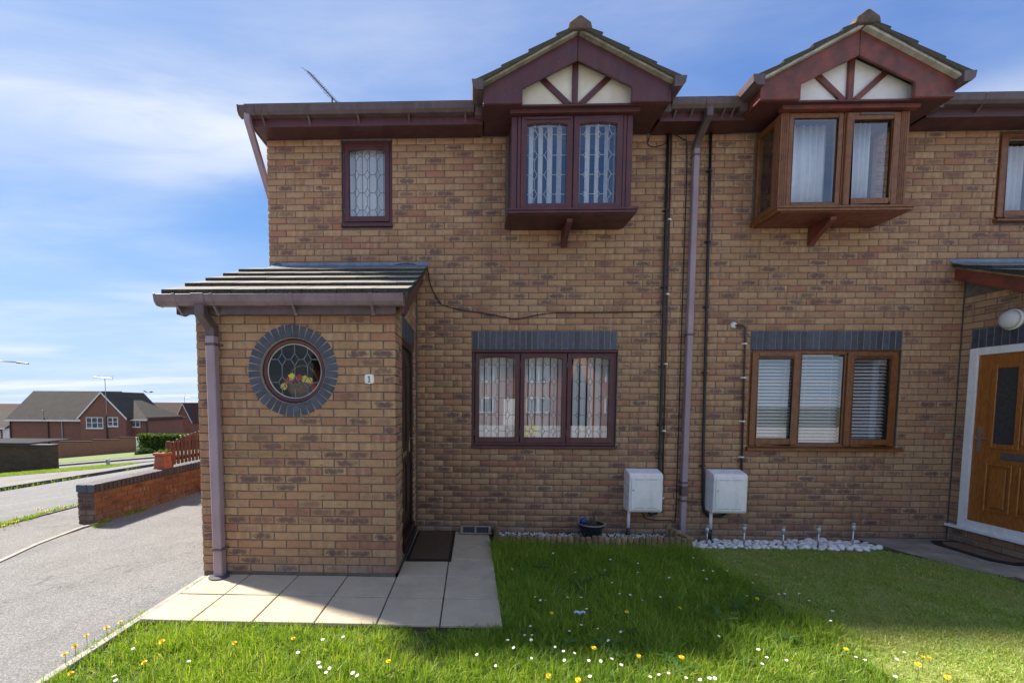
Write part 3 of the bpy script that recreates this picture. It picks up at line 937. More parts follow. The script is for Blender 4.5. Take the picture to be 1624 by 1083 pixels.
def lintel(hh, x0, x1, z0, z1, n, fn=None):
    w = (x1 - x0) / n
    mb = MB()
    if fn is None:
        mb.box(x0 + .002, x1 - .002, .004, .10, z0 + .001, z1 - .001)
    else:
        mb.hull([fn(*p) for p in ((x0, .004, z0), (x1, .004, z0), (x1, .1, z0), (x0, .1, z0), (x0, .004, z1), (x1, .004, z1), (x1, .1, z1), (x0, .1, z1))])
    l = mb.build('lintel', 'ringmortar', hh)
    o0 = org_of(hh)
    for i in range(n):
        a, b = x0 + i * w + .004, x0 + (i + 1) * w - .004
        mb = MB()
        dy = random.uniform(-.0015, .0015)
        p = [(a, -.001 + dy, z0 + .002), (b, -.001 + dy, z0 + .002), (b, .05, z0 + .002), (a, .05, z0 + .002), (a, -.001 + dy, z1 - .004), (b, -.001 + dy, z1 - .004), (b, .05, z1 - .004), (a, .05, z1 - .004)]
        mb.hull([fn(*q) for q in p] if fn else p)
        mb.build('soldier_brick', 'blue', l, bevel=.002)


lintel(h1, LINT[0][0], LINT[0][1], ZK(32), ZK(29), 24)
lintel(h2, LINT[1][0], LINT[1][1], ZK(32), ZK(29), 24)


# --- windows
def frame4(mb, x0, x1, z0, z1, w, y0, y1, mi=0, top=None, bot=None):
    top = w if top is None else top; bot = w if bot is None else bot
    mb.box(x0, x0 + w, y0, y1, z0, z1, mi); mb.box(x1 - w, x1, y0, y1, z0, z1, mi)
    mb.box(x0 + w, x1 - w, y0, y1, z1 - top, z1, mi); mb.box(x0 + w, x1 - w, y0, y1, z0, z0 + bot, mi)


def arch_head(mb, x0, x1, z0, rise, ztop, y0, y1, mi=0, n=10):
    """rail whose lower edge is a shallow arch: springs at z0, crown at z0 + rise"""
    pts = [(x0 + (x1 - x0) * i / n, z0 + rise * (1 - (2 * i / n - 1) ** 2)) for i in range(n + 1)]
    for (a, za), (b, zb) in zip(pts, pts[1:]):
        mb.prism([(a, za), (b, zb), (b, ztop), (a, ztop)], 'y', y0, y1, mi)


def leading(mb, x0, x1, z0, z1, y, cols, rows, hw, hh, w=.0055, miss=()):
    """lead cames: a grid with a diamond at each crossing"""
    xs = [x0 + (x1 - x0) * c for c in cols]; zs = [z1 - (z1 - z0) * r for r in rows]
    B = lambda p, q: mb.bar(p, q, w, y - .004, y + .001)
    for i, x in enumerate(xs):
        for j, z in enumerate(zs):
            if (i, j) not in miss:
                B((x - hw, z), (x, z + hh)); B((x, z + hh), (x + hw, z)); B((x + hw, z), (x, z - hh)); B((x, z - hh), (x - hw, z))
            up = z1 if j == 0 else zs[j - 1] - hh
            B((x, z + hh), (x, up))
            if j == len(zs) - 1: B((x, z - hh), (x, z0))
            B((x - hw, z), (x0 if i == 0 else xs[i - 1] + hw, z))
            if i == len(xs) - 1: B((x + hw, z), (x1, z))


def pane(parent, x0, x1, z0, z1, y, name='pane'):
    mb = MB(); mb.add([(x0, y, z0), (x1, y, z0), (x1, y, z1), (x0, y, z1)], [(0, 1, 2, 3)])
    return mb.build(name, 'glass', parent)


def timber_casements(hh, x0, x1, z0, z1, y0, lights, came, mat='maroon', sill=True, vent=0, cols=(.2, .5, .79), rows=(.08, .29, .5, .715, .92), dh=(.031, .048), head=.035, rise=.022, sash_w=.052, name='window'):
    """outer frame set at y0 with arched leaded sashes; lights = list of (x0, x1) of the sashes"""
    mb = MB(); frame4(mb, x0, x1, z0, z1, .028, y0, y0 + .08, top=head, bot=.03)
    for (a, b), (c, d) in zip(lights, lights[1:]): mb.box(b + .002, c - .002, y0 + .003, y0 + .078, z0 + .03, z1 - head)
    w = mb.build(name, mat, hh, bevel=.003)
    for n_, (a, b) in enumerate(lights):
        zt, zb = z1 - head - .003, z0 + .033
        mb = MB()
        mb.box(a, a + sash_w, y0 - .012, y0 + .04, zb, zt); mb.box(b - sash_w, b, y0 - .012, y0 + .04, zb, zt)
        mb.box(a + sash_w, b - sash_w, y0 - .012, y0 + .04, zb, zb + .062)
        arch_head(mb, a + sash_w, b - sash_w, zt - .068, rise, zt, y0 - .012, y0 + .04)
        mb.build('sash', mat, w, bevel=.002)
        gx0, gx1, gz0, gz1 = a + sash_w - .004, b - sash_w + .004, zb + .058, zt - .040
        pane(w, gx0, gx1, gz0, gz1, y0 + .012)
        mb = MB(); leading(mb, a + sash_w, b - sash_w, zb + .062, zt - .06, y0 + .010, cols, rows, *dh, miss=((0, 2),) if n_ == 0 and len(lights) == 3 else ())
        mb.build('lead_came', came, w)
        if n_ == vent:
            mb = MB(); mb.box(a + .09, b - .075, y0 - .026, y0 - .0125, zt - .035, zt - .014); mb.build('trickle_vent', 'maroon', w, bevel=.003)
        for hz in (zb + .12, zt - .14):
            mb = MB(); mb.tube([(a - .006, y0 - .016, hz - .03), (a - .006, y0 - .016, hz + .03)], .006, 6); mb.build('hinge', 'darkgrey', w)
    if sill:
        mb = MB(); mb.prism([(y0 - .055, z0 - .038), (y0 + .08, z0 - .038), (y0 + .08, z0 - .001), (y0 - .012, z0 - .001), (y0 - .055, z0 - .012)], 'x', x0 - .012, x1 + .012)
        mb.build('sill', mat, w, bevel=.003)
    return w


def vertical_blind(x0, x1, z0, z1, y, n, ang, label, gap=()):
    b = thing('vertical_blind', ((x0 + x1) / 2, y, z0), label, 'blind')
    mb = MB(); mb.box(x0, x1, y - .02, y + .02, z1, z1 + .03); mb.build('head_rail', 'white', b)
    for i in range(n):
        if i in gap: continue
        xc = x0 + (x1 - x0) * (i + .5) / n
        a = ang + random.uniform(-.07, .07)
        dx, dy = .043 * math.cos(a), .043 * math.sin(a)
        mb = MB()
        # a slat is a slightly cupped strip
        nx, ny = -dy / .043 * .006, dx / .043 * .006
        pr = [(xc - dx, y - dy), (xc - dx * .4 + nx, y - dy * .4 + ny), (xc + dx * .4 + nx, y + dy * .4 + ny), (xc + dx, y + dy)]
        th = (-dy / .043 * .0012, dx / .043 * .0012)
        mb.prism(pr + [(p + th[0], q_ + th[1]) for p, q_ in reversed(pr)], 'z', z0, z1)
        mb.build('slat', 'blind', b)
    return b


# lower left window, three arched leaded lights
W1 = timber_casements(h1, WIN1[0] + .004, WIN1[1] - .004, ZK(48) + .042, ZK(32) - .004, .03, [(2.515, 3.055), (3.066, 3.622), (3.633, 4.19)], 'came', sash_w=.05)
mb = MB(); mb.box(2.470, 4.225, -.012, .05, ZK(32) - .030, ZK(32) - .004); mb.build('head_drip', 'maroon', W1, bevel=.004)
vertical_blind(2.54, 4.17, 1.13, 2.20, .14, 18, .42, 'white vertical blind behind the three-light leaded window')
# small upper window
W2 = timber_casements(h1, .905, 1.502, 3.742, 4.708, .02, [(.936, 1.47)], 'came', rows=(.09, .37, .64, .90), dh=(.034, .055))
vertical_blind(.95, 1.47, 3.80, 4.665, .13, 6, .66, 'white vertical blind behind the narrow upper window by the corner')


# --- bays
def bay(hh, xa, xb, xc, mat, mat2, render, came, oak):
    """oriel bay: box, sill board, bracket, head beam, half-timbered gable with barge boards"""
    zt, zb, yf = 4.692, 3.716, -.42
    mb = MB()
    if oak:
        mb.box(xa, xa + .085, yf, yf + .085, zb, zt); mb.box(xb - .085, xb, yf, yf + .085, zb, zt)
        for s_ in (.022, .043, .064):
            mb.box(xa + s_ - .004, xa + s_ + .006, yf - .006, yf, zb, zt); mb.box(xb - s_ - .006, xb - s_ + .004, yf - .006, yf, zb, zt)
            mb.box(xa - .006, xa, yf + s_ - .004, yf + s_ + .006, zb, zt)
    else:
        mb.box(xa, xa + .06, yf, yf + .06, zb, zt); mb.box(xb - .06, xb, yf, yf + .06, zb, zt)
        mb.box(xa + .066, xa + .10, yf - .004, yf + .05, zb, zt); mb.box(xb - .10, xb - .066, yf - .004, yf + .05, zb, zt)
    mb.box(xa + .02, xb - .02, yf + .0705, yf + .0845, zb, zb + .03); mb.box(xa + .02, xb - .02, yf + .0705, yf + .0845, zt - .03, zt)
    w = mb.build('bay_window', mat, hh, bevel=.003)
    xm = xc + (.0 if not oak else -.01)
    if oak:
        lights = [(xa + .09, xm - .004, False), (xm + .004, xb - .09, True)]
        for a, b, op in lights:
            mb = MB(); frame4(mb, a, b, zb + .003, zt - .003, .048, yf + .004, yf + .07)
            ww = .05
            mb.build('frame', mat, w, bevel=.004)
            if op:
                mb = MB(); frame4(mb, a + .012, b - .012, zb + .015, zt - .015, .072, yf - .018, yf + .0035)
                mb.build('sash', mat, w, bevel=.010, seg=2); ww = .085
                mb = MB(); mb.box(a + .14, b - .10, yf - .028, yf - .0185, zt - .045, zt - .025); mb.build('trickle_vent', 'darkgrey', w)
            pane(w, a + ww - .006, b - ww + .006, zb + ww - .004, zt - ww + .004, yf + .022)
            mb = MB(); frame4(mb, a + ww - .001, b - ww + .001, zb + ww - .001, zt - ww + .001, .008, yf + .012, yf + .020); mb.build('gasket', 'rubber', w)
    else:
        for n_, (a, b) in enumerate(((xa + .105, xm - .006), (xm + .006, xb - .105))):
            sw = .062
            mb = MB()
            mb.box(a, a + sw, yf - .01, yf + .045, zb + .004, zt - .004); mb.box(b - sw, b, yf - .01, yf + .045, zb + .004, zt - .004)
            mb.box(a + sw, b - sw, yf - .01, yf + .045, zb + .004, zb + .062)
            arch_head(mb, a + sw, b - sw, zt - .088, .02, zt - .004, yf - .01, yf + .045)
            mb.build('sash', mat, w, bevel=.002)
            pane(w, a + sw - .004, b - sw + .004, zb + .058, zt - .066, yf + .018)
            mb = MB(); leading(mb, a + sw, b - sw, zb + .062, zt - .075, yf + .016, (.2, .52, .82) if n_ == 0 else (.2, .5, .8), (.13, .385, .63, .875), .032, .055, w=.005)
            mb.build('lead_came', came, w)
            if n_ == 0:
                mb = MB(); mb.box(a + .04, b - .035, yf - .024, yf - .0105, zt - .04, zt - .018); mb.build('trickle_vent', 'maroon', w, bevel=.003)
    # glazed cheeks
    for sx, x in ((1, xa), (-1, xb)):
        mb = MB()
        xo = x + sx * .05
        mb.box(x, xo, yf + .085, -.002, zb, zb + .06); mb.box(x, xo, yf + .085, -.002, zt - .06, zt); mb.box(x, xo, -.05, -.002, zb + .06, zt - .06)
        mb.box(x, xo, yf + .0855, yf + .12, zb + .06, zt - .06)
        mb.build('cheek_frame', mat, w, bevel=.003)
        mb = MB(); mb.add([(x + sx * .02, yf + .115, zb + .055), (x + sx * .02, -.045, zb + .055), (x + sx * .02, -.045, zt - .055), (x + sx * .02, yf + .115, zt - .055)], [(0, 1, 2, 3)]); mb.build('cheek_pane', 'glass', w)
    mb = MB(); mb.box(xa - .035, xb + .065, -.475, .0 - .002, 3.690, 3.714); mb.box(xa - .030, xb + .058, -.465, -.002, 3.662, 3.6895)
    mb.build('sill_board', mat if oak else 'maroon', w, bevel=.003)
    mb = MB(); mb.box(xa + .02, xb + .01, -.44, -.004, 3.652, 3.6615); mb.build('sill_soffit', 'soffit' if not oak else mat2, w)
    mb = MB(); mb.prism([(-.003, 3.652), (-.003, 3.46), (-.03, 3.44), (-.10, 3.50), (-.33, 3.615), (-.345, 3.652)], 'x', xc - .035, xc + .03); mb.build('bracket', 'maroon' if not oak else mat2, w, bevel=.004)
    # head beam
    mb = MB(); mb.box(xa - .028, xb + .055, -.475, -.40, zt + .006, zt + .094); mb.build('head_beam', mat2, w, bevel=.005)
    # gable
    ga, gb = xc - .98, xc + .975
    apex_t, apex_i, end_t, bot = 5.417, 5.168, 4.914, 4.742
    mb = MB(); mb.prism([(xc - .66, 4.775), (xc + .66, 4.775), (xc + .66, 4.93), (xc, 5.235), (xc - .66, 4.93)], 'y', -.435, -.40)
    g = mb.build('gable', render, hh)
    mb = MB(); mb.prism([(xc - .03, 4.787), (xc + .03, 4.787), (xc + .03, 5.20), (xc - .03, 5.20)], 'y', -.468, -.436); mb.build('timber_strut', mat2, g, bevel=.003)
    for s_ in (-1, 1):
        mb = MB(); mb.prism([(xc + s_ * .032, 4.80), (xc + s_ * .10, 4.787), (xc + s_ * .405, 5.065), (xc + s_ * .34, 5.085)], 'y', -.462, -.4365); mb.build('timber_strut', mat2, g, bevel=.003)
        e = ga if s_ < 0 else gb
        i_ = xc + s_ * .567
        mb = MB(); mb.prism([(e, bot), (i_, bot), (i_, 4.898), (xc + s_ * .0015, apex_i), (xc + s_ * .0015, apex_t), (e, end_t)], 'y', -.550, -.522)
        mb.build('barge_board', mat2, g, bevel=.004)
        mb = MB(); mb.prism([(i_ + s_ * .005, bot + .004), (e - s_ * .005, bot + .004), (i_ + s_ * .005, 4.885)], 'y', -.556, -.5505); mb.build('barge_foot', mat2, g, bevel=.002)
        # return board from gable foot to the house eaves
        mb = MB(); mb.box(e, e - s_ * .022, -.5215, -.262, bot, end_t - .02); mb.build('return_fascia', mat2, g, bevel=.003)
        # little gutter on the return
        mb = MB()
        prof = [(0, .085), (0, 0), (-.06, 0), (-.095, .03), (-.105, .085), (-.098, .085), (-.088, .034), (-.058, .006), (-.006, .006), (-.006, .085)]
        mb.prism([(e + s_ * -u * 1.15, 4.845 + v * 1.2) for u, v in prof], 'y', -.62, -.27)
        mb.prism([(e + s_ * -u * 1.15, 4.845 + v * 1.2) for u, v in ((.0, .087), (0, -.002), (-.062, -.002), (-.098, .03), (-.108, .087))], 'y', -.630, -.6205)
        mb.box(e + s_ * .004, e + s_ * .085, -.36, -.263, 4.76, 4.845)
        mb.build('return_gutter', 'gutter', g, bevel=.002)
    mb = MB(); mb.box(ga + .023, gb - .023, -.521, .003, 4.735, 4.746); mb.build('bay_soffit', 'soffit', g)
    # small roof running back into the main slope
    mb = MB()
    uc = 'undercloak' if not oak else 'undercloak2'
    for s_ in (-1, 1):
        e = ga if s_ < 0 else gb
        mb.prism([(e + s_ * .035, end_t - .016), (xc, apex_t + .002), (xc, apex_t + .028), (e + s_ * .05, end_t + .006)], 'y', -.60, .9)
    r = mb.build('bay_roof', uc, hh)
    for s_ in (-1, 1):
        e = (ga - .06) if s_ < 0 else (gb + .06)
        ex, ez = abs(xc - e), 4.905
        L = math.hypot(ex, apex_t + .028 - ez); ux, uz = ex / L, (apex_t + .028 - ez) / L
        for cidx in range(4):
            s0 = cidx * .315 - .02; s1 = min(s0 + .40, L - .01)
            for yi in range(5):
                y0 = -.625 + yi * .30 + random.uniform(-.006, .006)
                mb = MB()
                jz = random.uniform(-.004, .004)
                P = lambda sd, nn: (e - s_ * (ux * sd) + s_ * uz * nn * 1.0, ez + uz * sd + ux * nn)
                a, b, c, d = P(s0, .004 + jz), P(s1, .000), P(s1, .022), P(s0, .052 + jz)
                mb.prism([a, b, c, d], 'y', y0, y0 + .294)
                mb.build('roof_tile', 'baytile', r, bevel=.003)
    for yi in range(4):
        y0 = -.64 + yi * .40
        mb = MB(); zt_ = apex_t + .052
        out = [(xc - .125, zt_ - .055), (xc - .110, zt_ + .006), (xc - .012, zt_ + .074), (xc + .012, zt_ + .074), (xc + .110, zt_ + .006), (xc + .125, zt_ - .055)]
        mb.prism(out, 'y', y0, y0 + .395); mb.build('ridge_tile', 'ridge', r, bevel=.006)
    return w


BAY1 = bay(h1, 2.885, 4.185, 3.550, 'maroon', 'maroon', 'cream', 'lightcame', False)
BAY2 = bay(h2, 5.745, 7.075, 6.412, 'oak', 'redwood', 'whiterender', None, True)
vertical_blind(2.96, 4.10, 3.76, 4.665, -.29, 11, .78, 'white vertical blind in the maroon leaded bay window')


def drape(x0, x1, z0, z1, y, label, amp=.022, n=90, waves=9, lean=0.0):
    mb = MB(); top = []
    for i in range(n + 1):
        u = i / n
        top.append((x0 + (x1 - x0) * u, y + amp * math.sin(u * waves * 6.283 + 1.3 * math.sin(u * 9)) + .006 * math.sin(u * 41)))
    for (a, ya), (b, yb) in zip(top, top[1:]):
        mb.add([(a, ya, z0), (b, yb, z0), (b + lean, yb, z1), (a + lean, ya, z1)], [(0, 1, 2, 3)])
    o = mb.build('curtain', 'curtain', smooth=True)
    o.modifiers.new('thick', 'SOLIDIFY').thickness = .002
    return tag(o, label, 'curtain')


drape(5.86, 6.36, 3.735, 4.66, -.24, 'white net curtain behind the left light of the oak bay window', waves=6)
drape(6.50, 6.82, 3.735, 4.66, -.26, 'white gathered curtain behind the opening right light of the oak bay window', waves=5)

# --- oak windows of the neighbour
def oak_casements(hh, x0, x1, z0, z1, y0, lights, sill_out=.075):
    mb = MB(); frame4(mb, x0, x1, z0, z1, .045, y0, y0 + .06)
    for a, b, op in lights[:-1]: mb.box(b - .022, b + .022, y0 + .001, y0 + .058, z0 + .045, z1 - .045)
    w = mb.build('window', 'oak', hh, bevel=.004)
    for n_, (a, b, op) in enumerate(lights):
        ca, cb = (x0 + .045 if n_ == 0 else a + .022), (x1 - .045 if n_ == len(lights) - 1 else b - .022)
        if op:
            mb = MB(); frame4(mb, ca - .022, cb + .022, z0 + .022, z1 - .022, .078, y0 - .022, y0 - .0005)
            mb.build('sash', 'oak', w, bevel=.010, seg=2)
            ga_, gb_, gc, gd = ca + .054, cb - .054, z0 + .098, z1 - .098
            mb = MB(); mb.box(ga_ + .02, gb_ - .02, y0 - .034, y0 - .0225, z1 - .082, z1 - .066); mb.build('trickle_vent', 'brownpipe', w, bevel=.003)
        else:
            ga_, gb_, gc, gd = ca, cb, z0 + .045, z1 - .045
        pane(w, ga_ - .006, gb_ + .006, gc - .006, gd + .006, y0 + .012)
        mb = MB(); frame4(mb, ga_ - .001, gb_ + .001, gc - .001, gd + .001, .008, y0 + .004, y0 + .011); mb.build('gasket', 'rubber', w)
    mb = MB(); mb.prism([(y0 - sill_out, z0 - .04), (y0 + .06, z0 - .04), (y0 + .06, z0 - .001), (y0 - .02, z0 - .001), (y0 - sill_out, z0 - .018)], 'x', x0 - .02, x1 + .055)
    mb.build('sill', 'oak', w, bevel=.003)
    return w


W3 = oak_casements(h2, WIN2[0] + .004, WIN2[1] - .004, ZK(48) + .043, ZK(32) - .004, .022, [(5.79, 6.385, True), (6.385, 6.93, False), (6.93, 7.54, True)])
W4 = oak_casements(h2, 8.471, 9.066, 3.742, 4.708, .02, [(8.471, 9.066, True)])
drape(8.55, 8.99, 3.80, 4.65, .2, 'white net curtain behind the upper oak window on the right edge', waves=5)


def venetian(x0, x1, z0, z1, y, label):
    b = thing('venetian_blind', ((x0 + x1) / 2, y, z0), label, 'blind', 'venetian blinds in the oak window')
    mb = MB(); mb.box(x0, x1, y - .02, y + .02, z1, z1 + .03); mb.build('head_rail', 'white', b)
    n = int((z1 - z0) / .041)
    for i in range(n):
        z = z0 + .041 * (i + .5); t_ = .55
        dy, dz = .024 * math.cos(t_), .024 * math.sin(t_)
        mb = MB(); mb.hull([(x0, y - dy, z - dz - .001), (x1, y - dy, z - dz - .001), (x1, y + dy, z + dz - .001), (x0, y + dy, z + dz - .001), (x0, y - dy, z - dz + .001), (x1, y - dy, z - dz + .001), (x1, y + dy, z + dz + .001), (x0, y + dy, z + dz + .001)])
        mb.build('slat', 'blind', b)
    mb = MB()
    for u in (.2, .8): mb.box(x0 + (x1 - x0) * u - .001, x0 + (x1 - x0) * u + .001, y - .028, y - .026, z0, z1)
    mb.build('cord', 'white', b)
    return b


venetian(5.86, 6.37, 1.17, 2.17, .115, 'white venetian blind in the left light of the lower oak window')
venetian(6.40, 6.915, 1.13, 2.19, .115, 'white venetian blind in the middle fixed light of the lower oak window')
venetian(6.945, 7.47, 1.17, 2.17, .115, 'white venetian blind in the right light of the lower oak window')

# --- eaves: soffit, fascia, gutters
GPROF = [(0, .085), (0, 0), (-.070, 0), (-.100, .028), (-.112, .088), (-.105, .088), (-.094, .032), (-.067, .006), (-.006, .006), (-.006, .085)]
SOLID = [(.0, .089), (0, -.003), (-.072, -.003), (-.104, .027), (-.116, .092)]


def gutter(hh, x0, x1, y, z, brackets, unions=(), mat='gutter', ends=(True, True), name='gutter'):
    mb = MB(); mb.prism([(y + u, z + v) for u, v in GPROF], 'x', x0, x1)
    if ends[0]: mb.prism([(y + u, z + v) for u, v in SOLID], 'x', x0 - .018, x0)
    if ends[1]: mb.prism([(y + u, z + v) for u, v in SOLID], 'x', x1, x1 + .018)
    g = mb.build(name, mat, hh, bevel=.002)
    shell = SOLID + [(-.105, .092), (-.094, .034), (-.067, .007), (-.008, .007), (-.008, .089)]
    for bx in brackets:
        mb = MB(); mb.prism([(y + u, z + v) for u, v in shell], 'x', bx - .014, bx + .014)
        mb.box(bx - .012, bx + .012, y - .002, y + .0, z - .07, z + .0)
        mb.hull([(bx - .01, y - .06, z - .012), (bx + .01, y - .06, z - .012), (bx + .01, y - .002, z - .06), (bx - .01, y - .002, z - .06), (bx - .01, y - .06, z - .003), (bx + .01, y - .06, z - .003), (bx + .01, y - .002, z - .003), (bx - .01, y - .002, z - .003)])
        mb.build('gutter_bracket', mat, g, bevel=.002)
    for ux, w in unions:
        sh2 = [(u * 1.03, v * 1.03 - .002) for u, v in shell]
        mb = MB(); mb.prism([(y + u - .001, z + v) for u, v in sh2], 'x', ux - w, ux + w); mb.build('gutter_union', mat, g, bevel=.002)
    return g


FY = -.262
for hh, segs in ((h1, [(-.035, 2.575), (4.53, PARTY)]), (h2, [(PARTY + .001, 5.455), (7.385, 10.0)])):
    for a, b in segs:
        mb = MB(); mb.box(a, b, FY, FY + .022, 4.718, 4.875); mb.build('fascia', 'maroon' if hh is h1 else 'soffit', hh, bevel=.003)
        mb = MB(); mb.box(a, b, FY + .0225, .003, 4.725, 4.735); mb.build('soffit', 'soffit', hh)
gutter(h1, -.145, 2.475, FY, 4.806, (.10, .62, 1.18, 1.75, 2.38), ((-.02, .05), (2.43, .018)), ends=(True, False))
gutter(h1, 4.62, PARTY, FY, 4.806, (4.68, 4.86), (), ends=(False, False))
gutter(h2, PARTY + .001, 5.36, FY, 4.806, (5.20, 5.30), ((5.035, .05),), ends=(False, False))
gutter(h2, 7.47, 10.08, FY, 4.806, (7.9, 8.6, 9.3), (), ends=(False, True))
# verge boxes at the gable end
mb = MB(); mb.prism([(FY, 4.718), (.24, 4.718), (.24, 4.97), (FY, 4.875)], 'x', -.058, -.036); mb.build('verge_board', 'maroon', h1, bevel=.003)
mb = MB(); mb.box(-.0355, -.001, FY + .0005, .24, 4.7255, 4.7355); mb.build('verge_soffit', 'soffit', h1)
# main roof: two slopes with ridge along the street front
for hh, a, b in ((h1, -.10, PARTY), (h2, PARTY + .002, 10.06)):
    mb = MB()
    mb.prism([(-.34, 4.885), (3.4, 6.87), (7.3, 4.80), (7.3, 4.86), (3.4, 6.95), (-.34, 4.925)], 'x', a, b)
    mb.build('roof', 'maintile', hh)

# --- porches
PD = -1.515
ZO = .040
PB = Bricks()          # porch of number 1: front
RC = (.872, 1.876)     # centre of the round window
RB = .345
for j in range(0, 31):
    k = 31 + j
    z0, z1 = ZK(k + 1) + .005 + ZO, ZK(k) - .005 + ZO
    hl = []
    dz = 0 if z0 < RC[1] < z1 else min(abs(z0 - RC[1]), abs(z1 - RC[1]))
    if dz < RB: c = math.sqrt(RB ** 2 - dz ** 2); hl = [(RC[0] - c, RC[0] + c)]
    for a, b in course_cells(0.0, 1.79, 0.0 if k % 2 else .1125, hl): PB.put(b - a, .065, (a, PD, z0))
PS = Bricks()          # porch of number 1: door side, faces +X
for j in range(0, 38):
    k = 24 + j
    z0 = ZK(k + 1) + .005 + ZO
    zc = z0 + .0325
    ymin = PD + .004 + max(0, (zc - 2.42) / .43)
    hl = [(-1.108, -.165)] if .15 < zc < 2.455 else []
    for a, b in course_cells(ymin, -.006, .1125 if k % 2 else 0.0, hl): PS.put(b - a, .065, (1.79, a, z0), math.pi / 2)
# walls behind the bricks
mb = MB()
n = 64
cir = [(RC[0] + .300 * math.cos(2 * math.pi * i / n), RC[1] + .300 * math.sin(2 * math.pi * i / n)) for i in range(n)]
def ray_box(i):
    a = 2 * math.pi * i / n; c, s_ = math.cos(a), math.sin(a)
    ts = [((1.786 if c > 0 else .004) - RC[0]) / c if abs(c) > 1e-9 else 9, ((2.40 if s_ > 0 else -.3) - RC[1]) / s_ if abs(s_) > 1e-9 else 9]
    t_ = min(ts); return (RC[0] + c * t_, RC[1] + s_ * t_)
outp = [ray_box(i) for i in range(n)]
for y in (PD + .006, PD + .12):
    for i in range(n):
        q = (i + 1) % n
        mb.add([(cir[i][0], y, cir[i][1]), (cir[q][0], y, cir[q][1]), (outp[q][0], y, outp[q][1]), (outp[i][0], y, outp[i][1])], [(0, 1, 2, 3)])
for (cx_, cz_) in ((.004, -.3), (1.786, -.3), (.004, 2.40), (1.786, 2.40)):
    best = sorted(range(n), key=lambda i: (outp[i][0] - cx_) ** 2 + (outp[i][1] - cz_) ** 2)[:2]
    for y in (PD + .006, PD + .12): mb.add([(outp[best[0]][0], y, outp[best[0]][1]), (outp[best[1]][0], y, outp[best[1]][1]), (cx_, y, cz_)], [(0, 1, 2)])
for i in range(n):
    q = (i + 1) % n
    mb.add([(cir[i][0], PD + .006, cir[i][1]), (cir[q][0], PD + .006, cir[q][1]), (cir[q][0], PD + .12, cir[q][1]), (cir[i][0], PD + .12, cir[i][1])], [(0, 1, 2, 3)])
plate(mb, PD + .12, -.004, -.3, 3.2, [(-1.108, -.165, .12, 2.455)], lambda u, y, z: (1.79 - y, u, min(z, 2.40 + max(0, (u - PD) * .43))), .006, .22)
mb.hull([(1.5, PD + .006, -.3), (1.784, PD + .006, -.3), (1.784, PD + .12, -.3), (1.5, PD + .12, -.3), (1.5, PD + .1, -.29), (1.784, PD + .1, -.29), (1.784, PD + .12, -.29), (1.5, PD + .12, -.29)])
mb.prism([(PD + .12, -.3), (.0, -.3), (.0, 3.1), (PD + .12, 2.46)], 'x', .006, .12)
mb.box(.12, 1.57, PD + .12, 0, .02, .06)
pw = mb.build('porch_wall', 'mortar', h1)
PB.objects(pw, PB.L[:300], 'brick')
nfront = min(300, len(PB.L))
rest = PS.L[:]
rest.sort(key=lambda b: b[2].y)
PB.objects(pw, rest[:300 - nfront], 'brick')
PS.mesh(pw, rest[300 - nfront:] + PB.L[300:], 'brick', 'side_brickwork')
PL = Bricks()
for j in range(0, 38):
    k = 24 + j; z0 = ZK(k + 1) + .005 + ZO
    ymin = PD + .004 + max(0, (z0 - 2.38) / .43)
    for a, b in course_cells(.004, -ymin, .1125 if k % 2 else 0.0, []): PL.put(b - a, .065, (0.0, -a, z0), -math.pi / 2)
PL.mesh(pw, PL.L, 'brick', 'side_brickwork')
# ceiling and inner wall of the porch
mb = MB(); mb.box(.12, 1.57, PD + .13, -.01, 2.40, 2.43); mb.box(.12, .14, PD + .13, -.01, .06, 2.4); mb.box(.14, 1.57, -.03, -.012, .06, 2.40)
mb.build('porch_lining', plain('brown_porch_lining', (0.16, 0.14, 0.12), None, .9, 2), h1)

# round window
mb = MB()
prof = [(.405, 0), (.405, -.010), (.297, -.010), (.297, .10), (.405, .10)]
mb.lathe([(r_, y_) for r_, y_ in [(.4, .02), (.404, -.003), (.290, -.003), (.290, .11)]], (RC[0], PD, RC[1]), 72, axis='y', cap=False)
rw = mb.build('round_window', 'ringmortar', h1)
nb = 36
for i in range(nb):
    a = 2 * math.pi * (i + .5) / nb
    u = Vector((math.cos(a), 0, math.sin(a))); v = Vector((-math.sin(a), 0, math.cos(a)))
    c = Vector((RC[0], PD, RC[1]))
    hw_i, hw_o = .0245, .0285
    mb = MB()
    dy = random.uniform(-.002, .002)
    P = lambda r_, s_, y_: c + u * r_ + v * s_ + Vector((0, y_ + dy, 0))
    mb.hull([P(.293, -hw_i, .02), P(.293, hw_i, .02), P(.293, hw_i, -.009), P(.293, -hw_i, -.009), P(.402, -hw_o, .02), P(.402, hw_o, .02), P(.402, hw_o, -.009), P(.402, -hw_o, -.009)])
    mb.build('ring_brick', 'blue', rw, bevel=.003)
mb = MB(); mb.lathe([(.289, .085), (.289, .035), (.276, .026), (.252, .030), (.246, .040), (.246, .085)], (RC[0], PD, RC[1]), 64, axis='y', cap=False); mb.build('round_frame', 'maroon', rw, smooth=False)
mb = MB(); mb.lathe([(.2455, .042), (.2455, .036), (.238, .040), (.238, .045)], (RC[0], PD, RC[1]), 64, axis='y', cap=False); mb.build('putty_bead', 'undercloak2', rw)
mb = MB(); mb.lathe([(.0, .050), (.245, .050)], (RC[0], PD, RC[1]), 64, axis='y', cap=False); mb.build('pane', 'clearglass', rw)
mb = MB()
gy_ = PD + .049
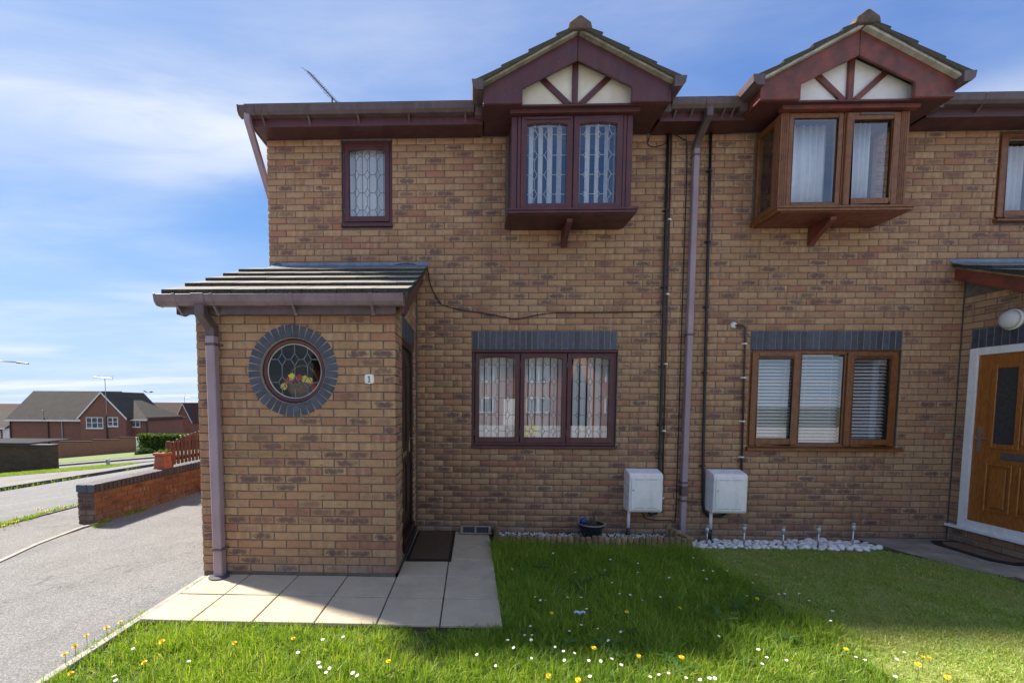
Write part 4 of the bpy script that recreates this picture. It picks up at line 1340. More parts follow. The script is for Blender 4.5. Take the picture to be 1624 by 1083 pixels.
def cl(p, q):
    """came clipped to the glass disc"""
    pts = []
    for i in range(21):
        t_ = i / 20; x, z = p[0] + (q[0] - p[0]) * t_, p[1] + (q[1] - p[1]) * t_
        if x * x + z * z < .239 ** 2: pts.append((x, z))
    if len(pts) > 1: mb.bar((RC[0] + pts[0][0], RC[1] + pts[0][1]), (RC[0] + pts[-1][0], RC[1] + pts[-1][1]), .007, gy_ - .004, gy_ + .0005)
xs_, zs_ = (-.116, 0.0, .116), (.106, -.100)
for x in xs_:
    for z in zs_:
        for s1, s2 in ((1, 1), (-1, 1)): cl((x - .036 * s1, z), (x, z + .055 * s2)); cl((x, z - .055), (x - .036 * s1, z))
    cl((x, .106 + .055), (x, .24)); cl((x, .106 - .055), (x, -.100 + .055)); cl((x, -.155), (x, -.24))
for z in zs_:
    cl((-.24, z), (-.152, z)); cl((-.08, z), (-.036, z)); cl((.036, z), (.08, z)); cl((.152, z), (.24, z))
mb.build('lead_came', 'came', rw)

# house number plate
mb = MB(); np_c = (1.558, PD, 1.806)
mb.lathe([(.0, -.012), (.036, -.012), (.042, -.009), (.043, .0), (.043, .003)], np_c, 24, axis='y')
numb = mb.build('number_plate', 'white', h1, smooth=False)
for v in numb.data.vertices:     # a rounded square
    w_ = v.co - (Vector(np_c) - org_of(h1)); r_ = math.hypot(w_.x, w_.z)
    if r_ > 1e-4:
        a = math.atan2(w_.z, w_.x); kx = 1 / max(abs(math.cos(a)), abs(math.sin(a)))
        kx = 1 + (kx - 1) * .6; v.co.x += w_.x * (kx - 1) * .88; v.co.z += w_.z * (kx - 1) * .88
mb = MB()
x0, z0, yy = np_c[0], np_c[2], PD - .0135
mb.box(x0 - .0045, x0 + .0045, yy, yy + .002, z0 - .024, z0 + .026); mb.box(x0 - .013, x0 + .013, yy, yy + .0019, z0 - .029, z0 - .0242)
mb.prism([(x0 - .0047, z0 + .0258), (x0 - .0047, z0 + .016), (x0 - .015, z0 + .013), (x0 - .015, z0 + .0165)], 'y', yy, yy + .0018)
mb.build('digit_one', 'black', numb)
mb = MB()
for s_ in (-1, 1): mb.lathe([(0, -.014), (.003, -.0135), (.003, -.012)], (np_c[0] + s_ * .028, PD, np_c[2]), 8, axis='y')
mb.build('screw', 'metal', numb)


def door_side(hh, X, sgn, y0, y1, z0, z1):
    """map local door coordinates (along, out, up) to the porch side; sgn +1 faces +X"""
    if sgn > 0: return lambda u, o, z: (X - o, y0 + u, z)
    return lambda u, o, z: (X + o, y1 - u, z)


# number 1 front door (faces +X, seen edge-on)
def fbox(mb, f, u0, u1, o0, o1, z0, z1): mb.hull([f(*p) for p in ((u0, o0, z0), (u1, o0, z0), (u1, o1, z0), (u0, o1, z0), (u0, o0, z1), (u1, o0, z1), (u1, o1, z1), (u0, o1, z1))])


f1 = lambda u, o, z: (1.79 + .0 - o, -1.105 + u, z)          # o: depth into the wall
mb = MB(); DW = .937
for a, b, c, d in ((0, .06, .13, 2.24), (DW - .06, DW, .13, 2.24)): fbox(mb, f1, a, b, .02, .12, c, d)
fbox(mb, f1, .06, DW - .06, .02, .12, 2.18, 2.24)
fd = mb.build('front_door', 'darkdoor', h1, bevel=.004)
mb = MB(); fbox(mb, f1, .062, DW - .062, .05, .095, .20, 2.178)
leaf = mb.build('door_leaf', 'darkdoor', fd)
for (a, b, c, d) in ((.16, .42, 1.15, 2.06), (.50, .78, 1.15, 2.06), (.16, .42, .36, .95), (.50, .78, .36, .95)):
    mb = MB(); fbox(mb, f1, a, b, .040, .0495, c, d); fbox(mb, f1, a + .03, b - .03, .032, .0398, c + .03, d - .03); mb.build('door_panel', 'darkdoor', fd, bevel=.004)
mb = MB(); fbox(mb, f1, -.0, DW, -.03, .12, .09, .13); fbox(mb, f1, .06, DW - .06, -.012, .05, .131, .20); mb.build('threshold', 'darkdoor', fd, bevel=.004)
mb = MB(); fbox(mb, f1, .825, .855, .040, .0495, 1.03, 1.27); mb.tube([f1(.84, .045, 1.19), f1(.84, -.012, 1.19), f1(.75, -.02, 1.19)], .008, 8); mb.build('door_handle', 'brass', fd)
mb = MB(); fbox(mb, f1, .34, .60, .040, .0495, 1.02, 1.07); mb.build('letter_plate', 'brass', fd, bevel=.003)
lintel(h1, 0.0, DW, 2.245, 2.455, 13, fn=lambda u, y, z: (1.79 - y, -1.105 + u, z))


# porch roof
def porch_roof(hh, xl, xr, mirror=False):
    """lean-to roof: fascia, gutter, five courses of flat tiles, lead flashing, verge boards"""
    mx = (lambda x: 9.96 - x) if mirror else (lambda x: x)
    A = lambda mb, x0, x1, *r_: mb.box(min(mx(x0), mx(x1)), max(mx(x0), mx(x1)), *r_)
    mb = MB(); A(mb, -.06, 1.815, -1.625, -1.600, 2.352, 2.455)
    A(mb, -.06, 1.815, -1.5995, -1.516, 2.372, 2.380)
    mb.build('porch_fascia', 'gutter' if not mirror else 'redwood', hh, bevel=.003)
    # deck
    z_of = lambda y: 2.492 + (y + 1.70) * .425
    mb = MB()
    a, b = sorted((mx(xl + .06), mx(xr - .05)))
    mb.prism([(-1.66, z_of(-1.66) - .03), (-.002, z_of(0) - .03), (-.002, z_of(0) - .004), (-1.66, z_of(-1.66) - .004)], 'x', a, b)
    r = mb.build('porch_roof', 'undercloak', hh)
    nt = 7; w = (xr - xl) / nt; gauge = .352
    for c in range(5):
        y0 = -1.715 + c * gauge * .92; y1 = min(y0 + .40, -.012)
        for i in range(nt + (1 if c % 2 else 0)):
            a = xl + i * w - (w / 2 if c % 2 else 0); b = min(a + w - .004, xr); a = max(a, xl)
            a += random.uniform(-.002, .002)
            zz_ = z_of(y0); z1_ = z_of(y1); j = random.uniform(-.003, .003)
            mb = MB()
            mb.prism([(y0, zz_ - .004 + j), (y1, z1_ - .008), (y1, z1_ + .020), (y0 + .004, zz_ + .060 + j), (y0, zz_ + .056 + j)], 'x', min(mx(a), mx(b)), max(mx(a), mx(b)))
            mb.build('roof_tile', 'tile', r, bevel=.002)
    # verge boards under the tile edges
    for x in (xl + .065, xr - .075):
        mb = MB(); mb.prism([(-1.6245, 2.352), (-1.6245, z_of(-1.6245) - .005), (-.002, z_of(0) - .005), (-.002, z_of(0) - .155), (-1.52, 2.352)], 'x', min(mx(x), mx(x + .022)), max(mx(x), mx(x + .022)))
        mb.build('verge_board', 'maroon' if not mirror else 'redwood', r, bevel=.003)
        mb = MB(); d = -.02 if x < 1 else .015
        mb.prism([(-1.70, z_of(-1.70) - .004), (-.002, z_of(0) - .004), (-.002, z_of(0) + .010), (-1.70, z_of(-1.70) + .010)], 'x', min(mx(x + d), mx(x + .022 + d * 2.0)), max(mx(x + d), mx(x + .022 + d * 2.0)))
        mb.build('undercloak', 'undercloak2', r)
    # lead flashing dressed up the wall and over the top course
    mb = MB(); xa, xb = sorted((mx(.01), mx(xr + .03)))
    if not mirror: poly = [(xa, 3.225), (xb - .07, 3.20), (xb, 3.288), (xa, 3.292)]
    else: poly = [(xa, 3.292), (xa + .07, 3.205), (xb, 3.225), (xb, 3.292)]
    mb.prism(poly, 'y', -.007, -.0025)
    mb.hull([(xa + .02, -.15, z_of(-.15) + .030), (xb - .05, -.15, z_of(-.15) + .030), (xb - .05, -.004, z_of(0) + .03), (xa + .02, -.004, z_of(0) + .03), (xa + .02, -.15, z_of(-.15) + .034), (xb - .05, -.15, z_of(-.15) + .034), (xb - .05, -.004, z_of(0) + .046), (xa + .02, -.004, z_of(0) + .046)])
    mb.build('lead_flashing', 'lead', r, bevel=.001)
    return r


PR1 = porch_roof(h1, -.165, 1.935)
gutter(h1, -.205, 1.875, -1.626, 2.412, (-.05, .27, .95, 1.62), ((.155, .055),), mat='porchgutter', name='porch_gutter')
PR2 = porch_roof(h2, -.165, 1.935, mirror=True)
gutter(h2, 8.085, 10.165, -1.626, 2.412, (8.34, 9.0, 9.69), (), mat='gutter', name='porch_gutter')

# neighbour's porch
PQ = 8.205
P2 = Bricks()
for j in range(0, 38):
    k = 24 + j
    z0 = ZK(k + 1) + .005
    zc = z0 + .0325
    ymin = PD + .004 + max(0, (zc - 2.42) / .43)
    hl = [(.112, 1.06)] if .17 < zc < 2.46 else []
    for a, b in course_cells(.006, -ymin, .1125 if k % 2 else 0.0, hl): P2.put(b - a, .065, (PQ, -a, z0), -math.pi / 2)
P2F = Bricks()
for j in range(0, 31):
    k = 31 + j; z0 = ZK(k + 1) + .005
    for a, b in course_cells(PQ, 9.96, PQ + (0.0 if k % 2 else .1125), []): P2F.put(b - a, .065, (a, PD, z0))
mb = MB()
plate(mb, .004, -PD, -.3, 3.2, [(.112, 1.06, .165, 2.46)], lambda u, y, z: (PQ + y, -u, min(z, 2.40 + max(0, (-u - PD) * .43))), .006, .20)
mb.box(PQ + .006, 9.954, PD + .006, PD + .15, -.3, 2.40); mb.box(9.80, 9.954, PD + .15, .0, -.3, 2.40)
mb.box(PQ + .2, 9.8, PD + .15, -.01, 2.40, 2.43)
pw2 = mb.build('porch_wall', 'mortar', h2)
near = sorted([b for b in P2.L], key=lambda b: b[2].y)
near = [b for b in P2.L if b[2].y > -.75]
P2.objects(pw2, near[:120], 'brick')
P2.mesh(pw2, [b for b in P2.L if b not in near[:120]] + P2F.L, 'brick', 'porch_brickwork')
# 180 bricks round the neighbour's lower window and pebble bed as single bricks
wp = MB(); wp.box(7.56, 8.19, .10, .12, 0, 2.4)
wp = wp.build('wall_panel', 'mortar', h2)
sel = sorted(items2, key=lambda b: abs(b[2].z - 1.6) + .35 * abs(b[2].x - 7.85) * 2)
sel = sorted([b for b in items2 if b[2].z < 3.2], key=lambda b: -(b[2].x))[:180]
ids = {id(b) for b in sel}
MAINB.objects(wp, sel, 'brick')
MAINB.mesh(h2, [b for b in items2 if id(b) not in ids], 'brick')

# neighbour's front door (faces -X)
f2 = lambda u, o, z: (PQ + o, -.112 - u, z)
DW2 = .948
mb = MB()
fbox(mb, f2, 0, .085, -.012, .06, .20, 2.245); fbox(mb, f2, DW2 - .085, DW2, -.012, .06, .20, 2.245); fbox(mb, f2, .085, DW2 - .085, -.012, .06, 2.165, 2.245); fbox(mb, f2, .085, DW2 - .085, -.012, .06, .20, .285)
fd2 = mb.build('front_door', 'white', h2, bevel=.006, seg=2)
mb = MB(); fbox(mb, f2, -.10, DW2 + .10, -.06, .06, .168, .199); mb.build('door_sill', 'white', fd2, bevel=.005)
mb = MB(); fbox(mb, f2, .087, DW2 - .087, .008, .05, .287, 2.163); mb.build('door_leaf', 'oakdoor', fd2)
mb = MB()
for a, b, c, d in ((.235, .285, 1.13, 2.055), (.475, .525, 1.13, 2.055), (.285, .475, 2.005, 2.055), (.285, .475, 1.13, 1.18)): fbox(mb, f2, a, b, -.006, .0075, c, d)
mb.build('glazing_bead', 'oakdoor', fd2, bevel=.005)
mb = MB(); fbox(mb, f2, .2855, .4745, .002, .0076, 1.181, 2.004); mb.build('door_glass', 'doorglass', fd2)
for a, b, c, d in ((.235, .485, .43, .96), (.54, .79, .43, .96), (.54, .79, 1.18, 2.02)):
    mb = MB(); fbox(mb, f2, a, a + .022, -.010, .0075, c, d); fbox(mb, f2, b - .022, b, -.010, .0075, c, d); fbox(mb, f2, a + .0222, b - .0222, -.010, .0075, c, c + .022); fbox(mb, f2, a + .0222, b - .0222, -.010, .0075, d - .022, d); fbox(mb, f2, a + .05, b - .05, -.008, .0075, c + .05, d - .05); mb.build('door_panel', 'oakdoor', fd2, bevel=.006)
mb = MB(); fbox(mb, f2, .135, .165, -.006, .0075, 1.08, 1.36); mb.tube([f2(.15, .0, 1.235), f2(.15, -.045, 1.235), f2(.27, -.05, 1.235)], .009, 8); mb.build('door_handle', 'metal', fd2)
mb = MB(); fbox(mb, f2, .375, .655, -.008, .0075, 1.02, 1.085); fbox(mb, f2, .395, .635, -.013, -.0085, 1.032, 1.073); mb.build('letter_plate', 'darkgrey', fd2, bevel=.003)
lintel(h2, 0.0, DW2, 2.25, 2.465, 13, fn=lambda u, y, z: (PQ + y, -.112 - u, z))
pl = thing('porch_lamp', (PQ, -.50, 2.51), 'white round bulkhead lamp above the oak front door', 'lamp')
mb = MB(); mb.lathe([(.105, .0), (.11, -.02), (.10, -.035)], (PQ, -.50, 2.51), 28, axis='x'); mb.build('base', 'white', pl, smooth=True)
mb = MB(); mb.lathe([(.0, -.098), (.03, -.096), (.065, -.085), (.09, -.062), (.098, -.036)], (PQ, -.50, 2.51), 28, axis='x'); mb.build('diffuser', 'lamp', pl, smooth=True)

# --- rainwater pipes
def downpipe(hh, pts, w=.0325, mat='faded', clips=(), name='downpipe'):
    mb = MB(); mb.tube(pts, (w, w), square=Vector((1, 0, 0)))
    p = mb.build(name, mat, hh)
    for x, y, z in clips:
        mb = MB(); mb.box(x - w - .004, x + w + .004, y - w - .004, y + w + .004, z - .012, z + .012); mb.box(x + w, x + w + .03, y + .01, y + .03, z - .010, z + .010); mb.box(x - w - .012, x + w + .03, y + w - .006, y + w + .022, z - .008, z + .008)
        mb.build('pipe_clip', 'gutter', p, bevel=.003)
    return p


dp = downpipe(h2, [(5.040, -.048, 4.56), (5.040, -.048, .02)], clips=((5.040, -.048, 4.46), (5.040, -.048, 2.42), (5.040, -.048, .66), (5.040, -.048, .44)))
mb = MB(); mb.tube([(5.035, -.315, 4.82), (5.035, -.315, 4.745), (5.038, -.10, 4.62), (5.040, -.048, 4.575), (5.040, -.048, 4.53)], (.036, .036), square=Vector((1, 0, 0))); mb.build('swan_neck', 'gutter', dp)
mb = MB(); mb.box(5.002, 5.078, -.088, -.008, .50, .62); mb.build('pipe_socket', 'gutter', dp, bevel=.004)
dp = downpipe(h1, [(.176, PD - .058, 2.23), (.186, PD - .052, .016)], w=.040, clips=((.178, PD - .056, 2.10), (.184, PD - .053, .27)))
mb = MB(); mb.tube([(.155, -1.68, 2.42), (.155, -1.68, 2.345), (.170, PD - .075, 2.265), (.176, PD - .058, 2.24), (.176, PD - .058, 2.17)], (.042, .042), square=Vector((1, 0, 0))); mb.build('swan_neck', 'gutter', dp)
mb = MB(); mb.lathe([(.0, .0), (.085, .0), (.088, .014), (.06, .018), (.0, .018)], (.190, PD - .075, .012), 20); mb.build('gully_collar', 'kerbm', dp)
mb = MB(); mb.tube([(-.065, -.318, 4.83), (-.065, -.318, 4.75), (-.046, .16, 4.17), (-.046, .24, 4.06), (-.046, .24, .0)], (.033, .033), square=Vector((1, 0, 0))); mb.build('downpipe', 'faded', h1)

# --- soil vent pipes, conduits and cables on the wall (each a thing fixed to the wall)
def wall_pipe(name, label, cat, pts, r, mat, clips=(), clip_mat='black', group=None):
    t_ = thing(name, pts[-1], label, cat, group)
    mb = MB(); mb.tube(pts, r, 10); mb.build('pipe', mat, t_, smooth=True)
    for (x, y, z) in clips:
        mb = MB(); mb.box(x - r - .004, x + r + .004, y - r - .003, y + r + .015, z - .008, z + .008); mb.box(x - r - .022, x + r + .022, y + r - .002, y + r + .014, z - .007, z + .007)
        mb.build('pipe_clip', clip_mat, t_, bevel=.002)
    return t_


wall_pipe('vertical_pipe', 'black pipe down the wall left of the faded downpipe, ending at the left meter box', 'pipe', [(4.722, -.03, 4.72), (4.738, -.03, 2.6), (4.752, -.03, .50), (4.752, -.03, .32), (4.730, -.03, .27), (4.66, -.03, .255), (4.64, -.03, .29), (4.64, -.03, .36)], .016, 'black', [(4.727, -.03, 3.86), (4.736, -.03, 2.98), (4.742, -.03, 2.05), (4.748, -.03, 1.35), (4.750, -.03, .95)])
wall_pipe('conduit', 'thin brown conduit with white clips beside the black pipe', 'pipe', [(4.764, -.022, 4.72), (4.782, -.022, 2.6), (4.800, -.022, .28)], .010, 'brownpipe', [(4.772, -.022, 3.76), (4.779, -.022, 2.90), (4.786, -.022, 2.08), (4.792, -.022, 1.28), (4.80, -.022, .46)], 'white')
wall_pipe('vertical_pipe', 'black pipe down the wall just right of the faded downpipe', 'pipe', [(5.208, -.03, 4.72), (5.238, -.03, 2.8), (5.265, -.03, 1.0), (5.285, -.03, .42), (5.30, -.03, .30), (5.36, -.03, .245), (5.50, -.03, .245), (5.56, -.03, .28), (5.58, -.03, .36)], .016, 'black', [(5.215, -.03, 4.3), (5.228, -.03, 3.5), (5.238, -.03, 2.75), (5.25, -.03, 1.98), (5.27, -.03, .86), (5.40, -.03, .245)])
t_ = wall_pipe('conduit', 'brown conduit from the round wall vent down to the right meter box', 'pipe', [(5.585, -.022, 2.535), (5.66, -.022, 2.535), (5.695, -.022, 2.52), (5.705, -.022, 2.48), (5.732, -.022, .80)], .011, 'brownpipe', [(5.709, -.022, 2.32), (5.714, -.022, 1.92), (5.722, -.022, 1.40), (5.728, -.022, .97)], 'white')
mb = MB(); mb.lathe([(.0, -.02), (.02, -.022), (.035, -.014), (.042, .0)], (5.575, 0, 2.540), 16, axis='y'); mb.build('sealed_vent', 'lamp', t_, smooth=True)


def cable(label, pts, r=.0055):
    # smoothed line
    P = [Vector(p) for p in pts]; out = []
    for i in range(len(P) - 1):
        p0, p1, p2, p3 = P[max(i - 1, 0)], P[i], P[i + 1], P[min(i + 2, len(P) - 1)]
        for k in range(5):
            t_ = k / 5
            out.append(.5 * ((2 * p1) + (p2 - p0) * t_ + (2 * p0 - 5 * p1 + 4 * p2 - p3) * t_ ** 2 + (3 * p1 - p0 - 3 * p2 + p3) * t_ ** 3))
    out.append(P[-1])
    mb = MB(); mb.tube(out, r, 6)
    return tag(mb.build('wall_cable', 'cable', smooth=True), label, 'cable')


cable('thin dark cable drooping across the wall from the porch roof to the black pipe', [(1.925, -.012, 3.24), (1.94, -.012, 3.168), (1.977, -.012, 2.996), (2.061, -.012, 2.847), (2.137, -.012, 2.772), (2.404, -.012, 2.711), (2.571, -.012, 2.689), (2.859, -.012, 2.636), (3.011, -.012, 2.613), (3.387, -.012, 2.68), (3.911, -.012, 2.686), (4.72, -.012, 2.70)])
cable('dark cable running down the left edge of the faded downpipe', [(4.80, -.012, 4.72), (4.90, -.012, 4.66), (4.955, -.012, 4.50), (4.962, -.012, 3.0), (4.972, -.012, 1.0), (4.970, -.012, .22), (4.90, -.012, .19), (4.68, -.012, .19), (4.60, -.012, .22), (4.57, -.012, .28)], .006)
cable('short dark cable looped under the eaves left of the black pipe', [(4.52, -.012, 4.70), (4.50, -.012, 4.62), (4.56, -.012, 4.585), (4.66, -.012, 4.60), (4.715, -.012, 4.63)], .005)
cable('thin dark cable lying along the lead flashing of the left porch', [(.05, -.012, 3.24), (.09, -.02, 3.275), (.15, -.02, 3.27), (.22, -.02, 3.245), (.8, -.02, 3.235), (1.4, -.02, 3.24), (1.7, -.02, 3.27), (1.84, -.012, 3.235)], .004)
# ------------------------------------------------------------------ things by the wall
def meter_box(x0, label, pipe_x):
    t_ = thing('meter_box', (x0 + .2, -.1, .33), label, 'meter box', 'white meter boxes on the wall')
    x1, z0, z1 = x0 + .392, .322, .822
    mb = MB(); mb.prism([(-.002, z0 + .03), (-.002, z1), (-.06, z1), (-.185, z1 - .035), (-.205, z1 - .06), (-.205, z0 + .022), (-.19, z0), (-.04, z0)], 'x', x0, x1)
    mb.build('body', 'white', t_, bevel=.012, seg=3)
    mb = MB(); mb.box(x0 + .022, x1 - .022, -.216, -.2055, z0 + .035, z1 - .085); d = mb.build('door', 'white', t_, bevel=.003)
    mb = MB(); cx_, cz_ = (x0 + x1) / 2, (z0 + z1 - .05) / 2
    mb.add([(x0 + .05, -.2162, z0 + .07), (x1 - .05, -.2162, z0 + .07), (x1 - .05, -.2162, z1 - .12), (x0 + .05, -.2162, z1 - .12), (cx_ - .06, -.2215, cz_ - .05), (cx_ + .06, -.2215, cz_ - .05), (cx_ + .06, -.2215, cz_ + .05), (cx_ - .06, -.2215, cz_ + .05)], [(0, 1, 5, 4), (1, 2, 6, 5), (2, 3, 7, 6), (3, 0, 4, 7), (4, 5, 6, 7)])
    mb.build('raised_panel', 'white', d)
    mb = MB()
    for a in (x0 + .06, x0 + .20):
        for z in (z0 + .055, z1 - .108): mb.box(a, a + .12, -.2172, -.2163, z, z + .006)
    mb.build('slot', 'silver', d)
    mb = MB(); mb.lathe([(0, -.225), (.009, -.224), (.010, -.216)], (x0 + .045, 0, (z0 + z1) / 2 + .02), 12, axis='y'); mb.build('lock', 'metal', d)
    for z in (z0 + .09, z1 - .14):
        mb = MB(); mb.tube([(x1 - .018, -.213, z - .02), (x1 - .018, -.213, z + .02)], .006, 8); mb.build('hinge', 'white', t_)
    mb = MB(); mb.tube([(pipe_x, -.07, z0 + .01), (pipe_x - .004, -.07, .10)], .019, 12); mb.build('supply_pipe', 'white', t_, smooth=True)
    mb = MB(); mb.tube([(pipe_x - .004, -.07, .10), (pipe_x - .006, -.07, -.06)], .022, 12); mb.build('pipe_sleeve', 'black', t_, smooth=True)


meter_box(4.335, 'white meter box left of the faded downpipe', 4.385)
meter_box(5.312, 'white meter box right of the faded downpipe, beside the conduit', 5.367)

# door mats
def doormat(pts, label, z=.018):
    t_ = thing('door_mat', (*[sum(p[i] for p in pts) / 4 for i in (0, 1)], z), label, 'door mat')
    c = Vector([sum(p[i] for p in pts) / 4 for i in (0, 1)])
    mb = MB(); mb.prism(pts, 'z', z, z + .008); mb.build('rubber_edge', 'rubber', t_, bevel=.003)
    ins = [tuple(c + (Vector(p) - c) * k) for p, k in zip(pts, (.86, .86, .86, .86))]
    ins = [(c.x + (p[0] - c.x) * .86, c.y + (p[1] - c.y) * .93) for p in pts]
    mb = MB(); mb.prism(ins, 'z', z + .0085, z + .014); mb.build('coir', 'mat', t_, bevel=.002)


doormat([(1.812, -1.115), (2.275, -1.105), (2.285, -.03), (1.822, -.04)], 'brown door mat with black edge on the slabs by the dark porch door')
M['mat2'] = plain('fawn_coir', (0.23, 0.145, 0.085), (0.15, 0.095, 0.06), .97, 20, .8, 200)
t_ = thing('door_mat', (7.98, -.55, .006), 'fawn half-round door mat with black patterned edge below the oak door', 'door mat')
arc = [(8.19, -.95), (8.19, -.12)] + [(8.19 - .36 * math.sin(a) - .02, -.535 + .42 * math.cos(a)) for a in [math.pi * i / 14 for i in range(1, 14)]]
sq = [(8.19, -.95), (8.19, -.12), (7.90, -.12), (7.80, -.26), (7.80, -.81), (7.90, -.95)]
mb = MB(); mb.prism(sq, 'z', .006, .014); mb.build('rubber_edge', 'rubber', t_, bevel=.003)
mb = MB(); mb.prism([(8.14, -.87), (8.14, -.20), (7.95, -.20), (7.87, -.30), (7.87, -.77), (7.95, -.87)], 'z', .0145, .020); mb.build('coir', 'mat2', t_, bevel=.002)

# air brick frame leaning at the wall foot
t_ = thing('vent_grille', (2.52, -.17, .014), 'pale framed double vent grille lying against the wall foot beside the mat', 'grille')
mb = MB()
A_, B_ = Vector((0, -.155, .016)), Vector((0, -.045, .085))
def tilt(x, s, n): d = (B_ - A_); nn = Vector((0, -d.z, d.y)).normalized(); p = A_ + d * s + nn * n; return (x, p.y, p.z)
def tb(mb, x0, x1, s0, s1, n0, n1): mb.hull([tilt(x0, s0, n0), tilt(x1, s0, n0), tilt(x1, s1, n0), tilt(x0, s1, n0), tilt(x0, s0, n1), tilt(x1, s0, n1), tilt(x1, s1, n1), tilt(x0, s1, n1)])
for a, b in ((2.345, 2.375), (2.515, 2.54), (2.685, 2.715)): tb(mb, a, b, 0, 1, 0, .022)
for a, b in ((2.375, 2.515), (2.54, 2.685)):
    tb(mb, a, b, 0, .14, 0, .020); tb(mb, a, b, .88, 1, 0, .020)
mb.build('frame', 'pathslab', t_, bevel=.003)
mb = MB(); tb(mb, 2.376, 2.514, .14, .88, .0, .004); tb(mb, 2.541, 2.684, .14, .88, 0, .004); mb.build('backing', 'black', t_)
for a in (2.376, 2.541):
    for i in range(8):
        mb = MB(); tb(mb, a + .006 + i * .0165, a + .014 + i * .0165, .16, .86, .0045, .014); mb.build('louvre', 'darkgrey', t_)
t_ = thing('rubber_boot_scraper', (2.76, -.14, .0), 'small dark block leaning beside the vent grille at the lawn corner', 'block')
mb = MB(); mb.hull([(2.735, -.17, .02), (2.80, -.15, .01), (2.80, -.06, .01), (2.735, -.08, .02), (2.725, -.17, .075), (2.79, -.15, .055), (2.79, -.06, .06), (2.725, -.08, .085)]); mb.build('block', 'black', t_, bevel=.006)

# plant pot with dead stems and a blue glass ball
pc = (3.905, -.19, .028)
t_ = thing('plant_pot', pc, 'dark glazed plant pot with dry stems below the leaded window', 'plant pot')
mb = MB(); mb.lathe([(.105, .0), (.112, .01), (.135, .09), (.150, .135), (.158, .14), (.158, .150), (.146, .150), (.140, .125)], pc, 28, cap=False); mb.build('pot', 'pot', t_, smooth=True)
mb = MB(); mb.lathe([(.146, .1505), (.158, .1505), (.159, .158), (.146, .158)], pc, 28, cap=False); mb.build('rim', 'concrete', t_, smooth=True)
mb = MB(); mb.lathe([(.0, .135), (.1, .13), (.1435, .122)], pc, 20); mb.build('soil', 'soil', t_)
for i in range(22):
    a = random.uniform(0, 6.28); r0 = random.uniform(0, .07); p0 = Vector((pc[0] + r0 * math.cos(a), pc[1] + r0 * math.sin(a), .155))
    d = Vector((random.uniform(-.09, .09), random.uniform(-.05, .05), random.uniform(.06, .20)))
    mb = MB(); mb.tube([p0, p0 + d * .5 + Vector((0, 0, .02)), p0 + d], [.0045, .0035, .002], 4); mb.build('dry_stem', 'twig', t_)
t_ = thing('watering_globe', (3.795, -.24, .10), 'round blue glass watering globe stuck in the edge of the dark plant pot', 'glass ball')
mb = MB(); mb.lathe([(.0, .0)] + [(.037 * math.sin(math.pi * i / 12), .037 - .037 * math.cos(math.pi * i / 12)) for i in range(1, 12)] + [(.0, .074)], (3.795, -.245, .186), 18); mb.build('globe', 'blueball', t_, smooth=True)
mb = MB(); mb.tube([(3.815, -.235, .143), (3.797, -.244, .190)], .007, 8); mb.build('stem', 'blueball', t_)

# log-roll edging of the gravel bed
t_ = thing('log_edging', (3.85, -.53, -.03), 'low edging of short upright half logs round the gravel bed', 'edging')
def log(x, y, h, r=.033):
    mb = MB(); n = 10
    mb.lathe([(r * .98, -.05), (r, h - .01), (r * .85, h), (.0, h + .002)], (x, y, 0), n)
    mb.build('log', 'log', t_)
x = 2.80
while x < 4.90:
    log(x, -.535 + random.uniform(-.008, .008), .125 + random.uniform(-.020, .014), .031 + random.uniform(-.002, .003)); x += .0655
for i in range(5): log(4.905 - i * .018, -.47 + i * .082, .115 + .012 * i + random.uniform(-.01, .01), .034)
mb = MB(); mb.box(4.86, 4.955, -.54, -.525, .095, .125); mb.hull([(4.80, -.10, .11), (4.86, -.10, .11), (4.965, -.535, .095), (4.90, -.535, .095), (4.80, -.10, .135), (4.86, -.10, .135), (4.965, -.535, .118), (4.90, -.535, .118)]); mb.build('top_rail', 'log', t_, bevel=.006)
log(2.775, -.30, .15); log(2.78, -.22, .145)

# white gravel behind the edging: one bed of chippings
N = 2600
ctr = np.column_stack([rng.uniform(2.8, 4.86, N), rng.uniform(-.49, -.02, N), rng.uniform(.000, .016, N)])
sz = rng.uniform(.007, .014, N)
base = np.array([(1, 0, 0), (-1, 0, 0), (0, 1, 0), (0, -1, 0), (0, 0, .8), (0, 0, -.8)])
V = ctr[:, None] + base[None] * sz[:, None, None] * rng.uniform(.6, 1.3, (N, 6, 1))
F0 = np.array([(0, 2, 4), (2, 1, 4), (1, 3, 4), (3, 0, 4), (2, 0, 5), (1, 2, 5), (3, 1, 5), (0, 3, 5)])
g_ = raw_mesh('white_gravel', V.reshape(-1, 3), (F0[None] + 6 * np.arange(N)[:, None, None]).reshape(-1, 3), 'pebble')
tag(g_, 'fine white gravel filling the bed behind the log edging', 'gravel', kind='stuff')
me = MB().box(2.8, 4.85, -.50, -.005, -.05, .001); tag(me.build('gravel_base', 'soil'), kind='structure')

